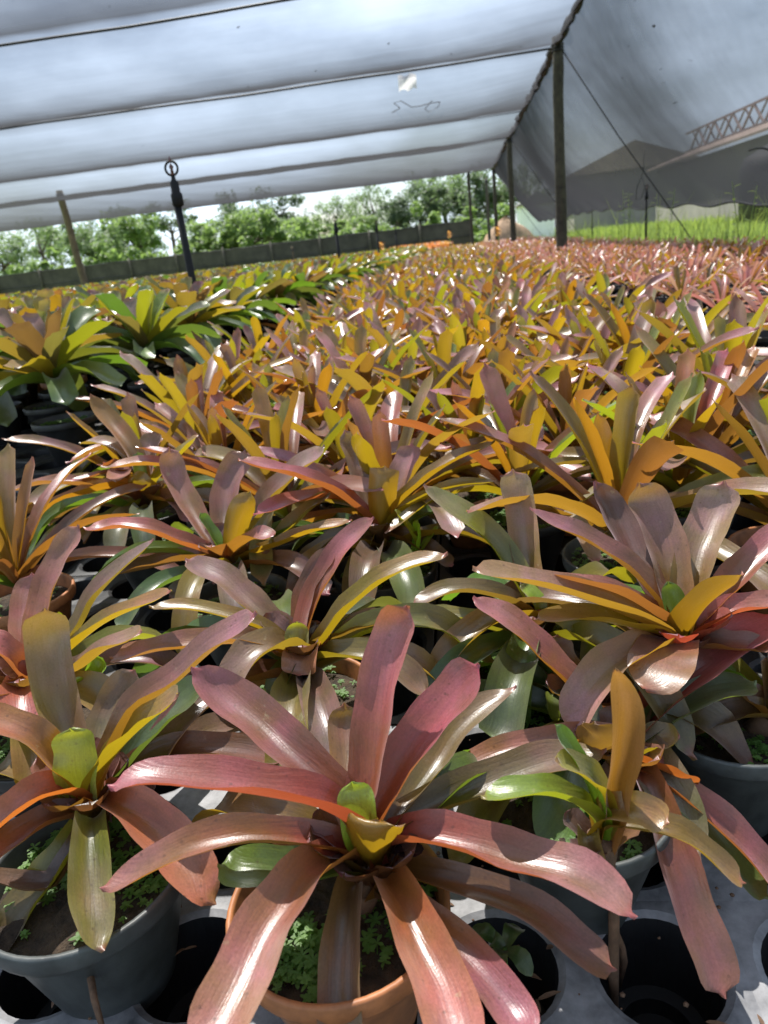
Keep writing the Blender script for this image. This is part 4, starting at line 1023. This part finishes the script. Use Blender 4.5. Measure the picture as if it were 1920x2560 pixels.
for f in ((0, 1, 4, 3), (1, 2, 5, 4), (0, 2, 1), (3, 4, 5), (0, 3, 5, 2)): mb.face([v[i] for i in f])
obj('roof', mb.mesh('roof', M_ROOFB, False), rt)
rt = empty('hut', (4.3, 42, 0)); tag(rt, 'small white hut half hidden behind the net edge', 'hut')
mb = MB(); mb.box((-.9, 0, 0), (.9, 2, 1.9)); obj('wall', mb.mesh('wall', M_WHITE, False), rt)
mb = MB(); v = [mb.vert(p) for p in ((-1.1, -.2, 1.88), (0, -.2, 2.5), (1.1, -.2, 1.88), (-1.1, 2.2, 1.88), (0, 2.2, 2.5), (1.1, 2.2, 1.88))]
for f in ((0, 1, 4, 3), (1, 2, 5, 4), (0, 2, 1), (3, 4, 5)): mb.face([v[i] for i in f])
obj('roof', mb.mesh('roof', M_WALLB, False), rt)

# ------------------------------------------------------------------ trees
def crown_mesh(name, seed, m, R=(3.2, 3.2, 2.4), nclump=26, per=130, lsz=.26, flat=0.0):
    q = random.Random(seed); mb = MB(); ends = []
    for c in range(nclump):
        while True:
            p = Vector((q.uniform(-1, 1), q.uniform(-1, 1), q.uniform(-.8, 1)))
            if .25 < p.length < 1: break
        if flat and p.z < 0: p.z *= .3
        cc = Vector((p.x*R[0], p.y*R[1], p.z*R[2])); ends.append(cc); cr = q.uniform(.55, 1.15)*R[2]*.36
        for _ in range(per):
            d = Vector((q.gauss(0, 1), q.gauss(0, 1), q.gauss(0, .75))); d = d.normalized()*cr*q.random()**.4
            pos = cc+d; a = Vector((q.gauss(0, 1), q.gauss(0, 1), q.gauss(0, .5))).normalized(); b = a.cross(Vector((q.gauss(0, .5), q.gauss(0, .5), 1))).normalized()
            s = lsz*q.uniform(.6, 1.25)
            mb.face([mb.vert(pos-a*s*.6), mb.vert(pos-b*s*.34), mb.vert(pos+a*s*.6), mb.vert(pos+b*s*.34)])
    return mb.mesh(name, m, False), ends
def trunk_mesh(name, h, ends, seed, r=.22):
    q = random.Random(seed); mb = MB()
    mb.tube([(0, 0, 0), (q.uniform(-.15, .15), 0, h*.4), (0, q.uniform(-.2, .2), h*.75), (0, 0, h)], [r*1.3, r, r*.8, r*.5], 9)
    for e in q.sample(ends, min(9, len(ends))):
        b = Vector((0, 0, h*q.uniform(.55, .95))); t = e+Vector((0, 0, h)); mid = b.lerp(t, .5)+Vector((0, 0, q.uniform(-.2, .3)))
        mb.tube([b, mid, t], [r*.4, r*.25, r*.08], 6)
    return mb.mesh(name, M_BARK)
TK = []
for sd, m, RR, ncl, per, h, flat in ((1, M_TREE_A, (3.4, 3.2, 2.6), 30, 150, 4.2, 0), (2, M_TREE_B, (2.6, 2.6, 2.1), 26, 150, 3.0, 0), (3, M_TREE_C, (4.2, 3.8, 2.2), 26, 120, 5.6, 1), (4, M_TREE_A, (3.0, 3.0, 3.0), 22, 120, 4.6, 0), (5, M_TREE_B, (3.6, 3.2, 1.9), 34, 160, 2.6, 0), (6, M_TREE_C, (3.2, 3.0, 2.6), 32, 150, 3.6, 0)):
    cm, ends = crown_mesh('crown', sd, m, RR, ncl, per, .27, flat); TK.append((cm, trunk_mesh('trunk', h, ends, sd), h, h+RR[2]*1.12))
TREES = [  # px of the trunk, distance, kind, angular height, label
 (15, 60, 0, .085, 'mid green tree at the far left edge below the roof'), (125, 66, 3, .10, 'loose tree left of the pale leaning post'), (255, 58, 0, .09, 'rounded tree right of the pale leaning post'),
 (375, 64, 1, .098, 'light green bushy tree behind the nearest riser on its left'), (465, 72, 2, .11, 'airy spreading tree just behind the nearest riser'), (570, 52, 4, .068, 'pale low bushy tree right of the nearest riser'),
 (655, 50, 4, .075, 'dense light green low tree behind the fence middle'), (738, 56, 4, .058, 'smaller pale bush tree in the middle of the fence line'), (715, 82, 5, .108, 'tall dark tree under the roof edge, centre left'), (630, 88, 5, .105, 'dark airy tree rising behind the pale low bushes'),
 (800, 62, 1, .056, 'small rounded tree left of the second riser'), (862, 74, 3, .078, 'loose topped tree in the bright gap beside the second riser'), (905, 56, 4, .048, 'small light tree right of the second riser'), (958, 78, 3, .088, 'airy tree in the middle of the bright gap'),
 (1005, 58, 5, .068, 'dark low tree left of the fence end'), (1062, 60, 5, .082, 'dense dark green tree left of the thin far post'), (1120, 64, 0, .094, 'broad green tree behind the thin far post'), (1100, 90, 2, .118, 'tallest spreading tree rising behind the dense one'),
 (1185, 60, 5, .092, 'dark tree between the two thin far posts'), (1250, 62, 0, .085, 'green tree behind the third post'), (1310, 70, 3, .088, 'tree partly behind the side net edge'), (200, 86, 2, .11, 'tall spreading tree behind the left row'), (325, 82, 5, .105, 'dark tall tree between the pale post and the nearest riser'),
]
for i, (u, Y, k, ang, lab) in enumerate(TREES):
    x = (u-1142)/F*Y; cm, tm, h, H_ = TK[k]; s = (min(ang, .097)*.92*Y+.67)/H_
    rt = empty('tree', (x, Y, 0), i*1.7); tag(rt, lab, 'tree', 'trees beyond the fence')
    rt.scale = (s, s, s)
    obj('trunk', tm, rt); obj('crown', cm, rt, (0, 0, h))
for i in range(5):
    u = -60+115*i; Y = 104+7*(i % 3); cm, tm, h, H_ = TK[(0, 3, 2, 0, 3)[i % 5]]; s = ((.06+.02*((i*7) % 4)/3)*Y+.67)/H_
    rt = empty('tree', ((u-1142)/F*Y, Y, 0), i*2.1); tag(rt, 'tall tree in the farthest row showing between the nearer crowns', 'tree', 'farthest row of trees'); rt.scale = (s, s, s)
    obj('trunk', tm, rt); obj('crown', cm, rt, (0, 0, h))
# shrubs closing the gap under the crowns
sm, _ = crown_mesh('shrub_foliage', 9, M_TREE_B, (2.2, 1.6, 1.2), 18, 120, .22)
for i in range(17):
    u = 10+i*80; Y = 46+3*(i % 3); rt = empty('shrub', ((u-1142)/F*Y, Y, 0), i*.9); rt.scale = (1.25, 1.1, .95+.22*(i*5 % 3))
    tag(rt, 'green shrub in the hedge line behind the grey fence', 'shrub', 'shrubs behind the fence')
    obj('foliage', sm, rt, (0, 0, 1.0))

# ------------------------------------------------------------------ light
sd = Vector((-.24, .50, 1.0)).normalized()
el = math.asin(sd.z); az = math.atan2(sd.x, sd.y)
wld = bpy.data.worlds.new('World'); SC.world = wld; wld.use_nodes = True; nt = wld.node_tree; nt.nodes.clear()
out = N(nt, 'ShaderNodeOutputWorld'); sky = N(nt, 'ShaderNodeTexSky', sky_type='NISHITA', sun_disc=False); sky.sun_elevation = el; sky.sun_rotation = az
sky.air_density = 1.0; sky.dust_density = 1.5
bg = N(nt, 'ShaderNodeBackground'); bg.inputs[1].default_value = .075; L(nt, sky.outputs[0], bg.inputs[0])
tc = N(nt, 'ShaderNodeTexCoord'); mp = N(nt, 'ShaderNodeMapping'); mp.inputs['Scale'].default_value = (1.6, 1.6, 4.0); L(nt, tc.outputs['Generated'], mp.inputs[0])
nz = N(nt, 'ShaderNodeTexNoise'); nz.inputs['Scale'].default_value = 1.5; nz.inputs['Detail'].default_value = 7; nz.inputs['Roughness'].default_value = .55; L(nt, mp.outputs[0], nz.inputs['Vector'])
cr = ramp(nt, nz.outputs[0], [(.38, (0, 0, 0)), (.66, (1, 1, 1))])
bg2 = N(nt, 'ShaderNodeBackground'); bg2.inputs[0].default_value = (.66, .80, 1, 1); bg2.inputs[1].default_value = 1.12
mx = N(nt, 'ShaderNodeMixShader'); L(nt, cr, mx.inputs[0]); L(nt, bg.outputs[0], mx.inputs[1]); L(nt, bg2.outputs[0], mx.inputs[2]); L(nt, mx.outputs[0], out.inputs[0])
sun = bpy.data.lights.new('sun', 'SUN'); sun.energy = 5.0; sun.angle = R_(.5); sun.color = (1, .96, .9)
so = bpy.data.objects.new('sun', sun); COL.objects.link(so); so.rotation_euler = sd.to_track_quat('Z', 'Y').to_euler()

SC.view_settings.view_transform = 'Standard'; SC.view_settings.look = 'None'; SC.view_settings.exposure = 1.12; SC.view_settings.gamma = 1
SC.cycles.use_denoising = True
SC.cycles.max_bounces = 8; SC.cycles.diffuse_bounces = 4; SC.cycles.glossy_bounces = 3; SC.cycles.transmission_bounces = 4; SC.cycles.transparent_max_bounces = 10
SC.cycles.sample_clamp_indirect = 6
